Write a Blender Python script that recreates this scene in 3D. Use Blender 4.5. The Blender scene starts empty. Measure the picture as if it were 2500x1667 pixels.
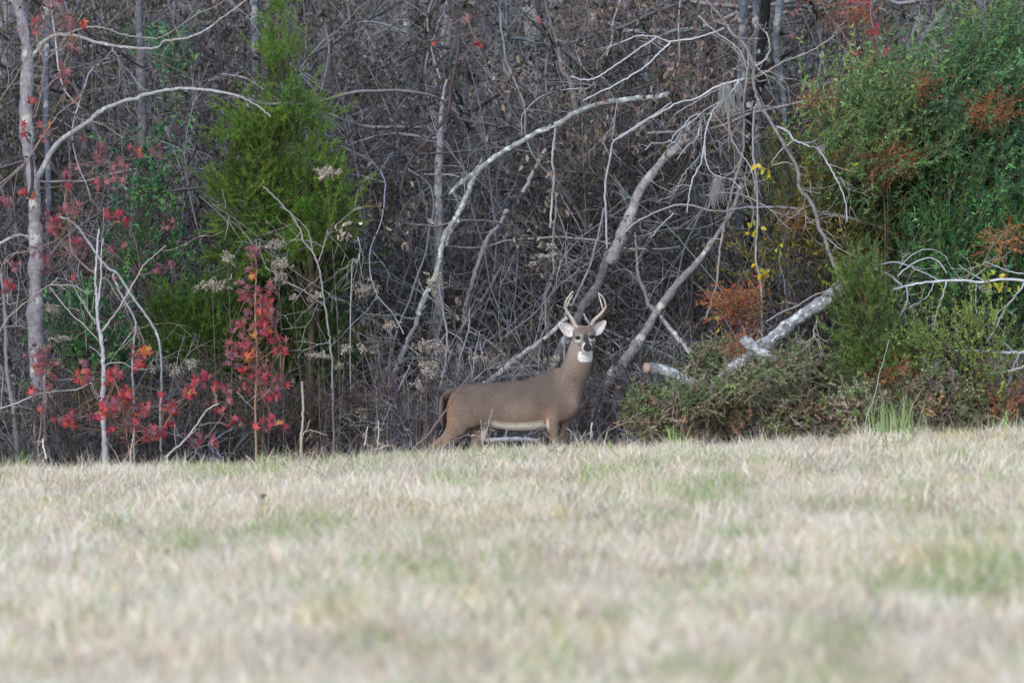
import bpy, math, random
import numpy as np
from mathutils import noise as mnoise

rng = np.random.default_rng(7)
R_ = random.Random(11)
scn = bpy.context.scene
COL = scn.collection

# ------------------------------------------------------------------ camera, sky, sun, exposure
CAM_Z = 1.4
PITCH = -0.0093                      # radians, slightly down
S = 5.6667e-5                        # tangent of the angle of one pixel of the 2500 px wide photograph
FOCUS = 60.2
cd = bpy.data.cameras.new('camera')
cam = bpy.data.objects.new('camera', cd); COL.objects.link(cam)
cam.location = (0, 0, CAM_Z); cam.rotation_euler = (math.pi / 2 + PITCH, 0, 0)
cd.sensor_width = 36; cd.lens = 36 / (2500 * S); cd.clip_start = 0.5; cd.clip_end = 3000
cd.dof.use_dof = True; cd.dof.focus_distance = FOCUS; cd.dof.aperture_fstop = 3.9
scn.camera = cam

SUN_EL, SUN_AZ = math.radians(32), math.radians(205)       # azimuth from +Y, clockwise: behind the camera, to the left
w = bpy.data.worlds.new("World"); scn.world = w; w.use_nodes = True
nt = w.node_tree; nt.nodes.clear()
sky = nt.nodes.new('ShaderNodeTexSky'); sky.sky_type = 'NISHITA'; sky.sun_disc = False
sky.sun_elevation = SUN_EL; sky.sun_rotation = SUN_AZ; sky.dust_density = 1.2; sky.air_density = 1.0
hs = nt.nodes.new('ShaderNodeHueSaturation'); hs.inputs['Saturation'].default_value = 0.84   # thin cloud greys the blue
bg = nt.nodes.new('ShaderNodeBackground'); bg.inputs['Strength'].default_value = 0.14
wo = nt.nodes.new('ShaderNodeOutputWorld')
nt.links.new(sky.outputs[0], hs.inputs['Color']); nt.links.new(hs.outputs[0], bg.inputs[0]); nt.links.new(bg.outputs[0], wo.inputs[0])

sd = bpy.data.lights.new('sun', 'SUN'); sun = bpy.data.objects.new('sun', sd); COL.objects.link(sun)
sd.energy = 0.6; sd.angle = math.radians(30); sd.color = (1.0, 0.99, 0.98)
sun.rotation_euler = (math.pi / 2 - SUN_EL, 0, -SUN_AZ + math.pi)
vs = scn.view_settings
scn.display_settings.display_device = 'sRGB'
vs.view_transform = 'Standard'; vs.look = 'None'; vs.exposure = 0.97; vs.gamma = 1.0; vs.use_curve_mapping = False
scn.cycles.max_bounces = 6; scn.cycles.diffuse_bounces = 4; scn.cycles.transmission_bounces = 4
scn.cycles.transparent_max_bounces = 4

# ------------------------------------------------------------------ geometry helpers
def sstep(a, b, x):
    t = np.clip((np.asarray(x, float) - a) / (b - a), 0, 1)
    return t * t * (3 - 2 * t)

def gz(x, y):
    """height of the ground: a field that tilts up to the right, drops behind its brow, woods floor, rise"""
    x = np.asarray(x, float); y = np.asarray(y, float)
    z = 0.0375 * 14 * np.tanh(x / 14)
    z = z - 0.40 * sstep(54.5, 59.5, y)
    z = z + 0.016 * np.sin(x * 1.7 + y * 0.5) + 0.02 * np.sin(y * 0.9 + 0.6 * x + 1) * (1 - sstep(57, 60, y))
    z = z + 13 * sstep(100, 170, y)
    return z

def P(px, py, Y):
    """a place at distance Y seen at that pixel of the photograph"""
    return np.array([(px - 1250) * S * Y, Y, CAM_Z + Y * (PITCH + (833.5 - py) * S)])

REG = {'r3': (0, 0, 2.8), 'r4': (0, 560, 2.8), 'r5': (800, 0, 2.8), 'r6': (1480, 0, 2.306),
       'r7': (1480, 560, 2.306), 'r8': (700, 500, 2.529), 'd': (1040, 700, 3.733), 'g': (600, 1000, 2.94), 's': (0, 0, 1.0)}
def RP(reg, x, y, Y):
    ox, oy, k = REG[reg]
    return P(ox + x / k, oy + y / k, Y)

def norm(v):
    return v / np.maximum(np.linalg.norm(v, axis=-1, keepdims=True), 1e-9)

class MB:
    def __init__(s):
        s.V = []; s.Q = []; s.T = []; s.C = []; s.n = 0
    def add(s, v, q=None, t=None, c=(1, 1, 1)):
        v = np.asarray(v, np.float32); m = len(v)
        if q is not None and len(q): s.Q.append(np.asarray(q, np.int32) + s.n)
        if t is not None and len(t): s.T.append(np.asarray(t, np.int32) + s.n)
        c = np.asarray(c, np.float32)
        if c.ndim == 1: c = np.broadcast_to(c, (m, 3))
        s.V.append(v); s.C.append(c); s.n += m
    def mesh(s, name, mats, smooth=True, loc=(0, 0, 0)):
        me = bpy.data.meshes.new(name)
        if s.n:
            V = np.concatenate(s.V) - np.asarray(loc, np.float32)
            C = np.concatenate(s.C)
            Q = np.concatenate(s.Q) if s.Q else np.zeros((0, 4), np.int32)
            T = np.concatenate(s.T) if s.T else np.zeros((0, 3), np.int32)
            me.vertices.add(len(V)); me.vertices.foreach_set('co', V.ravel())
            L = np.concatenate([Q.ravel(), T.ravel()]).astype(np.int32)
            me.loops.add(len(L)); me.loops.foreach_set('vertex_index', L)
            me.polygons.add(len(Q) + len(T))
            st = np.concatenate([np.arange(len(Q)) * 4, len(Q) * 4 + np.arange(len(T)) * 3]).astype(np.int32)
            me.polygons.foreach_set('loop_start', st)
            if smooth: me.polygons.foreach_set('use_smooth', np.ones(len(st), bool))
            a = me.color_attributes.new('Col', 'FLOAT_COLOR', 'POINT')
            a.data.foreach_set('color', np.concatenate([C, np.ones((len(C), 1), np.float32)], 1).ravel())
            me.update(calc_edges=True); me.validate()
        for m in (mats if isinstance(mats, (list, tuple)) else [mats]): me.materials.append(m)
        return me

def link(name, me, parent=None, loc=None, kind=None, label=None):
    o = bpy.data.objects.new(name, me); COL.objects.link(o)
    if parent is not None: o.parent = parent
    if loc is not None: o.location = loc
    if kind: o['kind'] = kind
    if label: o['label'] = label
    return o

def thing(name, label, cat, loc, group=None):
    o = bpy.data.objects.new(name, None); COL.objects.link(o); o.empty_display_size = 0.1
    o.location = [float(c) for c in loc]; o['label'] = label; o['category'] = cat
    if group: o['group'] = group
    return o

def crom(pts, n=5):
    """smooth line through the given points"""
    p = np.asarray(pts, float)
    if len(p) < 3: return np.array([p[0] + (p[-1] - p[0]) * t for t in np.linspace(0, 1, n + 1)])
    e = np.vstack([2 * p[0] - p[1], p, 2 * p[-1] - p[-2]])
    out = []
    for i in range(1, len(e) - 2):
        a, b, c, d = e[i - 1], e[i], e[i + 1], e[i + 2]
        for t in np.arange(n) / n:
            out.append(0.5 * (2 * b + (c - a) * t + (2 * a - 5 * b + 4 * c - d) * t * t + (3 * b - a - 3 * c + d) * t ** 3))
    out.append(p[-1])
    return np.array(out)

def tube(mb, pts, rad, sides=4, col=(1, 1, 1), cap=False, rough=0.0):
    pts = np.asarray(pts, float); n = len(pts)
    rad = np.broadcast_to(np.asarray(rad, float), (n,))
    t = norm(np.gradient(pts, axis=0))
    m = np.abs(t.mean(0)); ref = np.zeros(3); ref[int(np.argmin(m))] = 1
    u = norm(np.cross(t, ref)); v = np.cross(t, u)
    a = np.arange(sides) / sides * 2 * math.pi
    rr = rad[:, None] * (1 + (rng.normal(0, rough, (n, sides)) if rough else 0))
    V = pts[:, None] + rr[..., None] * (np.cos(a)[None, :, None] * u[:, None] + np.sin(a)[None, :, None] * v[:, None])
    i = np.arange(n - 1)[:, None] * sides; j = np.arange(sides)[None]; j2 = (j + 1) % sides
    q = np.stack([i + j, i + j2, i + sides + j2, i + sides + j], -1).reshape(-1, 4)
    V = V.reshape(-1, 3); tr = None
    if cap:
        V = np.vstack([V, pts[0] - t[0] * rad[0] * 0.3, pts[-1] + t[-1] * rad[-1] * 0.3]); k = n * sides
        js = np.arange(sides); jn = (js + 1) % sides
        tr = np.vstack([np.stack([np.full(sides, k), jn, js], 1),
                        np.stack([np.full(sides, k + 1), (n - 1) * sides + js, (n - 1) * sides + jn], 1)])
    if np.ndim(col) == 2: col = np.vstack([np.repeat(col, sides, 0)] + ([col[:1], col[-1:]] if cap else []))
    mb.add(V, q, tr, col)

def walk(p, d, L, n, wob, grav=0.0, r=rng):
    """wandering line: start, direction, length"""
    p = np.asarray(p, float); d = norm(np.asarray(d, float)); out = [p]; st = L / n
    for k in range(n):
        d = norm(d + r.normal(0, wob, 3) + np.array([0, 0, grav])); p = p + d * st; out.append(p)
    return np.array(out)

def leaves(mb, pos, d, size, wid, col, fold=0.25):
    """folded six-cornered leaves"""
    n = len(pos)
    if n == 0: return
    d = norm(d); rnd = norm(rng.normal(0, 1, (n, 3))); s = norm(np.cross(d, rnd)); u = np.cross(s, d)
    size = np.broadcast_to(size, (n,))[:, None]; wd = size * wid
    V = np.stack([pos, pos + d * size * .3 + s * wd * .5 + u * wd * fold, pos + d * size * .72 + s * wd * .38 + u * wd * fold,
                  pos + d * size - u * size * .08, pos + d * size * .72 - s * wd * .38 + u * wd * fold,
                  pos + d * size * .3 - s * wd * .5 + u * wd * fold], 1).reshape(-1, 3)
    b = np.arange(n)[:, None] * 6
    q = np.concatenate([b + np.array([[0, 1, 2, 3]]), b + np.array([[0, 3, 4, 5]])])
    mb.add(V, q, None, np.repeat(col, 6, 0))

def needles(mb, pos, d, ln, wd, col):
    n = len(pos)
    if n == 0: return
    d = norm(d); s = norm(np.cross(d, rng.normal(0, 1, (n, 3))))
    ln = np.broadcast_to(ln, (n,))[:, None]
    V = np.stack([pos - s * wd * .5, pos + s * wd * .5, pos + d * ln], 1).reshape(-1, 3)
    mb.add(V, None, np.arange(n * 3).reshape(-1, 3), np.repeat(col, 3, 0))

def pal(colors, n, jit=0.18, weights=None):
    c = np.asarray(colors, float); i = rng.choice(len(c), n, p=weights)
    return np.clip(c[i] * rng.normal(1, jit, (n, 1)) * rng.normal(1, 0.06, (n, 3)), 0.004, 0.95)

# ------------------------------------------------------------------ materials
def mat(name, rough=0.85, spec=0.25, noise=None, bump=None, trans=0.0, lichen=None, rand=0.0, const=None, coat=0):
    m = bpy.data.materials.new(name); m.use_nodes = True; t = m.node_tree; N = t.nodes; Lk = t.links
    N.clear(); out = N.new('ShaderNodeOutputMaterial'); bs = N.new('ShaderNodeBsdfPrincipled')
    bs.inputs['Roughness'].default_value = rough; bs.inputs['Specular IOR Level'].default_value = spec
    bs.inputs['Coat Weight'].default_value = coat
    tc = N.new('ShaderNodeTexCoord')
    if const: rgb = N.new('ShaderNodeRGB'); rgb.outputs[0].default_value = (*const, 1); c = rgb.outputs[0]
    else:
        at = N.new('ShaderNodeAttribute'); at.attribute_name = 'Col'; c = at.outputs['Color']
    def mul(c, f, lo, hi):
        mr = N.new('ShaderNodeMapRange'); mr.inputs['To Min'].default_value = lo; mr.inputs['To Max'].default_value = hi
        Lk.new(f, mr.inputs['Value'])
        v = N.new('ShaderNodeVectorMath'); v.operation = 'SCALE'; Lk.new(c, v.inputs[0]); Lk.new(mr.outputs[0], v.inputs['Scale'])
        return v.outputs[0], mr
    if noise:
        n = N.new('ShaderNodeTexNoise'); n.inputs['Scale'].default_value = noise[0]; n.inputs['Detail'].default_value = 5
        n.inputs['Roughness'].default_value = 0.65
        Lk.new(tc.outputs['Object'], n.inputs['Vector']); c, mr = mul(c, n.outputs['Fac'], noise[1], noise[2])
        mr.inputs['From Min'].default_value = 0.25; mr.inputs['From Max'].default_value = 0.75
    if rand:
        oi = N.new('ShaderNodeObjectInfo'); c, mr = mul(c, oi.outputs['Random'], 1 - rand, 1 + rand)
    if lichen:
        n = N.new('ShaderNodeTexNoise'); n.inputs['Scale'].default_value = lichen[0]; n.inputs['Detail'].default_value = 6
        n.inputs['Roughness'].default_value = 0.6
        Lk.new(tc.outputs['Object'], n.inputs['Vector'])
        cr = N.new('ShaderNodeValToRGB'); cr.color_ramp.elements[0].position = lichen[1]; cr.color_ramp.elements[1].position = lichen[1] + 0.08
        Lk.new(n.outputs['Fac'], cr.inputs[0])
        mx = N.new('ShaderNodeMix'); mx.data_type = 'RGBA'; Lk.new(cr.outputs[0], mx.inputs['Factor'])
        Lk.new(c, mx.inputs['A']); mx.inputs['B'].default_value = (*lichen[2], 1); c = mx.outputs['Result']
    Lk.new(c, bs.inputs['Base Color'])
    if bump:
        n = N.new('ShaderNodeTexNoise'); n.inputs['Scale'].default_value = bump[0]; n.inputs['Detail'].default_value = 4
        mp = N.new('ShaderNodeMapping'); mp.inputs['Scale'].default_value = bump[2] if len(bump) > 2 else (1, 1, 1)
        Lk.new(tc.outputs['Object'], mp.inputs[0]); Lk.new(mp.outputs[0], n.inputs['Vector'])
        b = N.new('ShaderNodeBump'); b.inputs['Strength'].default_value = bump[1]; b.inputs['Distance'].default_value = 0.02
        Lk.new(n.outputs['Fac'], b.inputs['Height']); Lk.new(b.outputs[0], bs.inputs['Normal'])
    if trans:
        tr = N.new('ShaderNodeBsdfTranslucent'); Lk.new(c, tr.inputs['Color'])
        ms = N.new('ShaderNodeMixShader'); ms.inputs[0].default_value = trans
        Lk.new(bs.outputs[0], ms.inputs[1]); Lk.new(tr.outputs[0], ms.inputs[2]); Lk.new(ms.outputs[0], out.inputs[0])
    else: Lk.new(bs.outputs[0], out.inputs[0])
    return m

M_twig = mat('twig_bark', 0.85, 0.3, noise=(9, 0.6, 1.4), rand=0.2)
M_bark = mat('grey_bark', 0.9, 0.25, noise=(22, 0.5, 1.5), bump=(45, 0.8, (1, 1, 0.35)), lichen=(7, 0.55, (0.47, 0.48, 0.46)))
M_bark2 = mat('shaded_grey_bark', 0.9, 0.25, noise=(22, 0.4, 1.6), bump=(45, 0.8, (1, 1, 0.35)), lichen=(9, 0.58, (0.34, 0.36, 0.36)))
M_lich = mat('lichen_bark', 0.9, 0.25, noise=(18, 0.3, 1.6), bump=(40, 1.0), lichen=(20, 0.53, (0.58, 0.63, 0.64)))
M_smooth = mat('pale_smooth_bark', 0.8, 0.3, noise=(26, 0.6, 1.35), bump=(60, 0.4), lichen=(13, 0.6, (0.62, 0.62, 0.60)))
M_leaf = mat('leaf', 0.55, 0.4, trans=0.3)
M_dead = mat('dead_leaf', 0.8, 0.2, trans=0.2, rand=0.2)
M_green = mat('evergreen_leaf', 0.5, 0.4, trans=0.3)
M_straw = mat('dry_grass', 0.75, 0.2, trans=0.25, rand=0.14)
M_seed = mat('seed_fluff', 0.95, 0.1, trans=0.2)
M_fur = mat('deer_fur', 0.9, 0.12, noise=(90, 0.66, 1.34), bump=(150, 0.9, (0.35, 1, 1)))
M_antler = mat('antler', 0.5, 0.4, noise=(60, 0.75, 1.2), bump=(90, 0.4))
M_eye = mat('wet_eye', 0.18, 0.35, const=(0.004, 0.003, 0.003))
M_nose = mat('wet_nose', 0.28, 0.5, const=(0.012, 0.012, 0.015), bump=(300, 0.5))
M_moss = mat('hanging_moss', 0.95, 0.1)
M_wood = mat('bare_wood', 0.85, 0.2, noise=(30, 0.7, 1.3), bump=(60, 0.5))

def ground_mat(name, cols, scale):
    m = bpy.data.materials.new(name); m.use_nodes = True; t = m.node_tree; N = t.nodes; bs = N['Principled BSDF']
    bs.inputs['Roughness'].default_value = 0.95; bs.inputs['Specular IOR Level'].default_value = 0.1
    tc = N.new('ShaderNodeTexCoord'); n = N.new('ShaderNodeTexNoise'); n.inputs['Scale'].default_value = scale
    n.inputs['Detail'].default_value = 8; n.inputs['Roughness'].default_value = 0.7
    cr = N.new('ShaderNodeValToRGB'); cr.color_ramp.elements[0].position = 0.3; cr.color_ramp.elements[1].position = 0.7
    cr.color_ramp.elements[0].color = (*cols[0], 1); cr.color_ramp.elements[1].color = (*cols[2], 1)
    e = cr.color_ramp.elements.new(0.5); e.color = (*cols[1], 1)
    b = N.new('ShaderNodeBump'); b.inputs['Distance'].default_value = 0.05
    t.links.new(tc.outputs['Object'], n.inputs['Vector']); t.links.new(n.outputs['Fac'], cr.inputs[0])
    t.links.new(cr.outputs[0], bs.inputs['Base Color']); t.links.new(n.outputs['Fac'], b.inputs['Height'])
    t.links.new(b.outputs[0], bs.inputs['Normal'])
    return m
M_field = ground_mat('field_soil_and_thatch', [(0.20, 0.16, 0.11), (0.42, 0.36, 0.26), (0.56, 0.50, 0.38)], 3.0)
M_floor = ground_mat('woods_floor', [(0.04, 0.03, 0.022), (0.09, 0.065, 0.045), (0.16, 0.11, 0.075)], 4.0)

# ------------------------------------------------------------------ ground
def sheet(name, xs, ys, m, dz=0.0, label=None):
    X, Y = np.meshgrid(xs, ys); Z = gz(X, Y) + dz
    mb = MB(); nx = len(xs); V = np.stack([X, Y, Z], -1).reshape(-1, 3)
    i = (np.arange(len(ys) - 1)[:, None] * nx + np.arange(nx - 1)[None]).reshape(-1, 1)
    mb.add(V, i + np.array([[0, 1, nx + 1, nx]]))
    o = link(name, mb.mesh(name, m)); o['kind'] = 'structure'; o['label'] = label
    return o
xs = np.concatenate([[-900, -400, -150, -60], np.linspace(-25, 25, 101), [60, 150, 400, 900]])
sheet('field', xs, np.concatenate([[-900, -300, -80, -20, 0, 10], np.linspace(14, 60, 93)]), M_field, 0,
      'pale straw-coloured hay field with green patches')
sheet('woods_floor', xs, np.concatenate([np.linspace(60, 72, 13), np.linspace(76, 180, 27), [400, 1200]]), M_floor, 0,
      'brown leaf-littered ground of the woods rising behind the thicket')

# ------------------------------------------------------------------ scattering of uncountable stuff
def scatter(name, label, pts, meshes, rot, scl, idx):
    me = bpy.data.meshes.new(name); n = len(pts)
    me.vertices.add(n); me.vertices.foreach_set('co', np.asarray(pts, np.float32).ravel())
    a = me.attributes.new('rot', 'FLOAT_VECTOR', 'POINT'); a.data.foreach_set('vector', np.asarray(rot, np.float32).ravel())
    a = me.attributes.new('scl', 'FLOAT', 'POINT'); a.data.foreach_set('value', np.asarray(scl, np.float32))
    a = me.attributes.new('idx', 'INT', 'POINT'); a.data.foreach_set('value', np.asarray(idx, np.int32))
    o = link(name, me); o['kind'] = 'stuff'; o['label'] = label
    g = bpy.data.node_groups.new(name + '_scatter', 'GeometryNodeTree')
    g.interface.new_socket('Geometry', in_out='INPUT', socket_type='NodeSocketGeometry')
    g.interface.new_socket('Geometry', in_out='OUTPUT', socket_type='NodeSocketGeometry')
    N = g.nodes; L = g.links; gi = N.new('NodeGroupInput'); go = N.new('NodeGroupOutput')
    jo = N.new('GeometryNodeJoinGeometry'); last = None
    def named(nm, dt):
        x = N.new('GeometryNodeInputNamedAttribute'); x.data_type = dt; x.inputs['Name'].default_value = nm
        return [s for s in x.outputs if s.enabled][0]
    ri = named('rot', 'FLOAT_VECTOR'); si = named('scl', 'FLOAT'); ii = named('idx', 'INT')
    for k, mesh in enumerate(meshes):
        src = bpy.data.objects.new(name + '_piece', mesh)
        inf = N.new('GeometryNodeObjectInfo'); inf.inputs['Object'].default_value = src; inf.inputs['As Instance'].default_value = True
        cmp_ = N.new('FunctionNodeCompare'); cmp_.data_type = 'INT'; cmp_.operation = 'EQUAL'
        ins = [s for s in cmp_.inputs if s.enabled]; L.new(ii, ins[0]); ins[1].default_value = k
        ip = N.new('GeometryNodeInstanceOnPoints')
        L.new(gi.outputs[0], ip.inputs['Points']); L.new(cmp_.outputs[0], ip.inputs['Selection'])
        L.new(inf.outputs['Geometry'], ip.inputs['Instance']); L.new(ri, ip.inputs['Rotation']); L.new(si, ip.inputs['Scale'])
        L.new(ip.outputs[0], jo.inputs[0])
    L.new(jo.outputs[0], go.inputs[0])
    md = o.modifiers.new('scatter', 'NODES'); md.node_group = g
    return o

def field_noise(x, y, s, seed):
    return np.array([mnoise.noise((a * s, b * s, seed)) for a, b in zip(x, y)])

# ------------------------------------------------------------------ grass of the field
STRAW = [(0.80, 0.715, 0.585), (0.70, 0.61, 0.47), (0.88, 0.82, 0.72), (0.50, 0.41, 0.30)]
GREEN = [(0.27, 0.40, 0.15), (0.36, 0.47, 0.20), (0.48, 0.52, 0.28)]
OCHRE = [(0.58, 0.46, 0.22), (0.50, 0.46, 0.24), (0.66, 0.56, 0.32)]
GREYB = [(0.42, 0.38, 0.34), (0.52, 0.47, 0.42), (0.30, 0.26, 0.23)]
def blades(mb, base, h, lean, wd, col, seg=3):
    n = len(base); a = rng.uniform(0, 2 * math.pi, n); side = np.stack([np.cos(a), np.sin(a), np.zeros(n)], 1)
    b = rng.uniform(0, 2 * math.pi, n); out = np.stack([np.cos(b), np.sin(b), np.zeros(n)], 1)
    rows = []
    for k in range(seg + 1):
        t = k / seg; c = base + out * (lean * h * t ** 2)[:, None] + np.array([0, 0, 1.]) * (h * (t - 0.25 * lean * t * t))[:, None]
        wk = (wd * (1 - t ** 1.5) + 0.0004)[:, None]
        rows += [c - side * wk / 2, c + side * wk / 2]
    V = np.stack(rows, 1).reshape(-1, 3); m = 2 * (seg + 1)
    q = np.concatenate([np.arange(n)[:, None] * m + np.array([[2 * k, 2 * k + 1, 2 * k + 3, 2 * k + 2]]) for k in range(seg)])
    mb.add(V, q, None, np.repeat(col, m, 0))
def tuft(cols, n, rad, h0, h1, wd=0.008, lean=(0.2, 1.0)):
    mb = MB(); b = np.zeros((n, 3)); r = rad * np.sqrt(rng.random(n)); a = rng.uniform(0, 6.283, n)
    b[:, 0] = r * np.cos(a); b[:, 1] = r * np.sin(a); b[:, 2] = -0.02
    blades(mb, b, rng.uniform(h0, h1, n), rng.uniform(lean[0], lean[1], n), rng.uniform(.6, 1.4, n) * wd, pal(cols, n, 0.16))
    return mb.mesh('grass_tuft', M_straw, smooth=False)
T_straw = [tuft(c_, 70, 0.15, 0.06, 0.17) for c_ in (STRAW[2:3] + STRAW[:1] * 2 + STRAW[1:2], STRAW[2:3] * 2 + STRAW[:1], STRAW + STRAW[3:], STRAW[1:2] * 2 + STRAW[3:] + STRAW[:1])]
T_tall = [tuft(STRAW, 22, 0.12, 0.14, 0.27, 0.005, (0.1, 0.8)) for _ in range(2)]
T_green = [tuft(GREEN + STRAW[:2], 48, 0.13, 0.08, 0.20) for _ in range(3)]
T_ochre = [tuft(OCHRE + STRAW[:1], 60, 0.15, 0.05, 0.15) for _ in range(2)]
T_grey = [tuft(GREYB + STRAW[:1], 60, 0.16, 0.04, 0.12) for _ in range(2)]
meshes = T_straw + T_tall + T_green + T_ochre + T_grey
NG = 24000
yy = 14 + (59.5 - 14) * rng.random(NG) ** 0.8
xx = (rng.random(NG) * 2 - 1) * (2.6 + yy * 0.095)
n1 = field_noise(xx, yy * 0.5, 1.3, 3.1); n2 = field_noise(xx, yy * 0.45, 1.1, 9.7); n3 = field_noise(xx, yy * 0.5, 1.2, 21.3)
n4 = field_noise(xx, yy, 2.6, 31.0); n5 = field_noise(xx, yy * 0.5, 0.35, 55.0)
u = rng.random(NG); idx = np.where(n4 + .6 * n2 + .25 * (u - .5) > 0.0, rng.integers(0, 2, NG), rng.integers(2, 4, NG))
idx = np.where(u < 0.06 + 0.12 * (yy > 50), rng.integers(4, 6, NG), idx)
idx = np.where((n1 + 0.35 * n4 + 0.5 * n5 + 0.5 * (u - .5) > 0.36 - 0.08 * (yy > 46)), rng.integers(6, 9, NG), idx)
idx = np.where((n2 + 0.3 * n4 + 0.5 * (u - .5) > 0.42), rng.integers(9, 11, NG), idx)
idx = np.where((n3 + 0.3 * n4 + 0.5 * (u - .5) > 0.36), rng.integers(11, 13, NG), idx)
idx = np.where(rng.random(NG) < 0.05, rng.integers(6, 9, NG), idx)
rot = np.stack([rng.normal(0, 0.1, NG), rng.normal(0, 0.1, NG), rng.uniform(0, 6.283, NG)], 1)
scatter('meadow_grass', 'dry straw-coloured grass with green tufts covering the field', np.stack([xx, yy, gz(xx, yy)], 1), meshes, rot,
        rng.uniform(0.6, 1.05, NG) * (1 + 0.75 * n4) * (1 - .12 * (yy > 52)), idx)

# ------------------------------------------------------------------ thicket shrubs
def shrub(seed, height, nst, spread, nleaf, stemcols, leafcols, lsize=(0.035, 0.06), evergreen=False, wood=True):
    """stems and leaves of one shrub, round its own origin"""
    global rng
    keep = rng; rng = np.random.default_rng(seed)
    st, lf = MB(), MB(); tips = []
    for k in range(nst):
        a = rng.uniform(0, 6.283); tilt = abs(rng.normal(0, spread)); h = height * rng.uniform(0.5, 1.0)
        p0 = np.array([math.cos(a) * .3 * rng.random(), math.sin(a) * .3 * rng.random(), -0.05])
        pl = walk(p0, (math.cos(a) * tilt, math.sin(a) * tilt, 1), h, 9, 0.15, -0.03 * rng.random())
        c = pal(stemcols, 1, 0.25)[0]; r0 = rng.choice([.006, .009, .013, .019, .028], p=[.25, .3, .25, .14, .06])
        tube(st, crom(pl, 2), np.linspace(r0, 0.0025, 19), 4, c)
        for q in range(rng.integers(7, 13)):
            i = rng.integers(2, 9); d = pl[i] - pl[i - 1]
            dd = norm(norm(d) + rng.normal(0, 0.7, 3) + np.array([0, 0, .15])); L = rng.uniform(0.35, 1.1) * (1.1 - i / 12)
            tw = walk(pl[i], dd, L, 6, 0.17, -0.02)
            tube(st, tw, np.linspace(0.0045, 0.0018, 7), 3, c * rng.uniform(.8, 1.3))
            for z in range(rng.integers(3, 6)):
                j = rng.integers(1, 6)
                t2 = walk(tw[j], norm(tw[j] - tw[j - 1]) + rng.normal(0, .7, 3), rng.uniform(.12, .4), 4, 0.2, -0.03)
                tube(st, t2, np.linspace(0.0027, 0.0013, 5), 3, c * rng.uniform(.8, 1.4)); tips.append(t2)
    tp = np.concatenate(tips)
    sel = rng.integers(0, len(tp), nleaf); pos = tp[sel] + rng.normal(0, 0.012, (nleaf, 3))
    if evergreen: d = rng.normal(0, 1, (nleaf, 3))
    else: d = rng.normal(0, .6, (nleaf, 3)) + np.array([0, 0, -0.8])
    leaves(lf, pos, d, rng.uniform(*lsize, nleaf), 0.5, pal(leafcols, nleaf, 0.22))
    rng = keep
    return st, lf
GREYST = [(0.20, 0.18, 0.20), (0.13, 0.11, 0.12), (0.32, 0.31, 0.34), (0.10, 0.08, 0.08), (0.46, 0.47, 0.52), (0.24, 0.25, 0.29)]
BRNST = [(0.14, 0.12, 0.105), (0.19, 0.17, 0.15), (0.075, 0.065, 0.06), (0.31, 0.31, 0.32)]
DEADC = [(0.175, 0.15, 0.115), (0.25, 0.22, 0.175), (0.11, 0.09, 0.07), (0.35, 0.32, 0.27), (0.15, 0.155, 0.10)]
OLIVE = [(0.10, 0.14, 0.06), (0.13, 0.15, 0.07), (0.06, 0.11, 0.055), (0.19, 0.17, 0.09)]
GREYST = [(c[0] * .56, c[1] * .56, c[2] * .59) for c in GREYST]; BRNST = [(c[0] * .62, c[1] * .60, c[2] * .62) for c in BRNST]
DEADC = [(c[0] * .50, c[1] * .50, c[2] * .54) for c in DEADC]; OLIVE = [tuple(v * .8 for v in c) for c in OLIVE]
def both(s):
    me = s[0].mesh('shrub_piece', [M_twig, M_dead]); return me
def merged(s, leafmat):
    mb = MB(); a, b = s
    nq = sum(len(q) for q in a.Q)
    mb.V = a.V + b.V; mb.C = a.C + b.C; mb.n = a.n + b.n
    mb.Q = a.Q + [q + a.n for q in b.Q]; mb.T = a.T + [t + a.n for t in b.T]
    me = mb.mesh('shrub_piece', [M_twig, leafmat])
    mi = np.zeros(len(me.polygons), np.int32); mi[nq:] = 1; me.polygons.foreach_set('material_index', mi)
    return me

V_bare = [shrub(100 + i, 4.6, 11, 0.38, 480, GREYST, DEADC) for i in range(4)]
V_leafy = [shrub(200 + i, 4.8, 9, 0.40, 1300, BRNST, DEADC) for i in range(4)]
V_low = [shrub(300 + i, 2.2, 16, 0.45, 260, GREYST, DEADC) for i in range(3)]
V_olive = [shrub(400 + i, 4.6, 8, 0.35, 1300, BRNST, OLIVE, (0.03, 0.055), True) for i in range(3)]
def vines(seed):
    global rng
    keep = rng; rng = np.random.default_rng(seed); st, lf = MB(), MB(); P_ = []
    for k in range(16):
        p = np.array([rng.uniform(-1, 1), rng.uniform(-.6, .6), rng.uniform(.2, 4)])
        a = walk(p, (rng.normal(0, 1), rng.normal(0, .5), rng.normal(.2, .6)), rng.uniform(1.5, 3.5), 14, .2, 0); r = rng.choice([.003, .005, .009, .014])
        c = pal(GREYST, 1, .25)[0]; tube(st, crom(a, 2), r, 4, c); P_.append(a)
        for q in range(10):
            j = rng.integers(1, 13); b = walk(a[j], rng.normal(0, 1, 3), rng.uniform(.2, .8), 5, .25, -.05); tube(st, b, np.linspace(.003, .0013, 6), 3, c * rng.uniform(.8, 1.3)); P_.append(b)
    tp = np.concatenate(P_); n = 420; pos = tp[rng.integers(0, len(tp), n)] + rng.normal(0, .02, (n, 3))
    leaves(lf, pos, rng.normal(0, .7, (n, 3)) + np.array([0, 0, -.6]), rng.uniform(.03, .06, n), .5, pal(DEADC, n, .22)); rng = keep
    return st, lf
V_vine = [vines(500 + i) for i in range(4)]
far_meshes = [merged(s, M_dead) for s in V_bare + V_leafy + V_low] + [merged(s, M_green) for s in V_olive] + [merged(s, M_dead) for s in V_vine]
NF = 620
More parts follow.
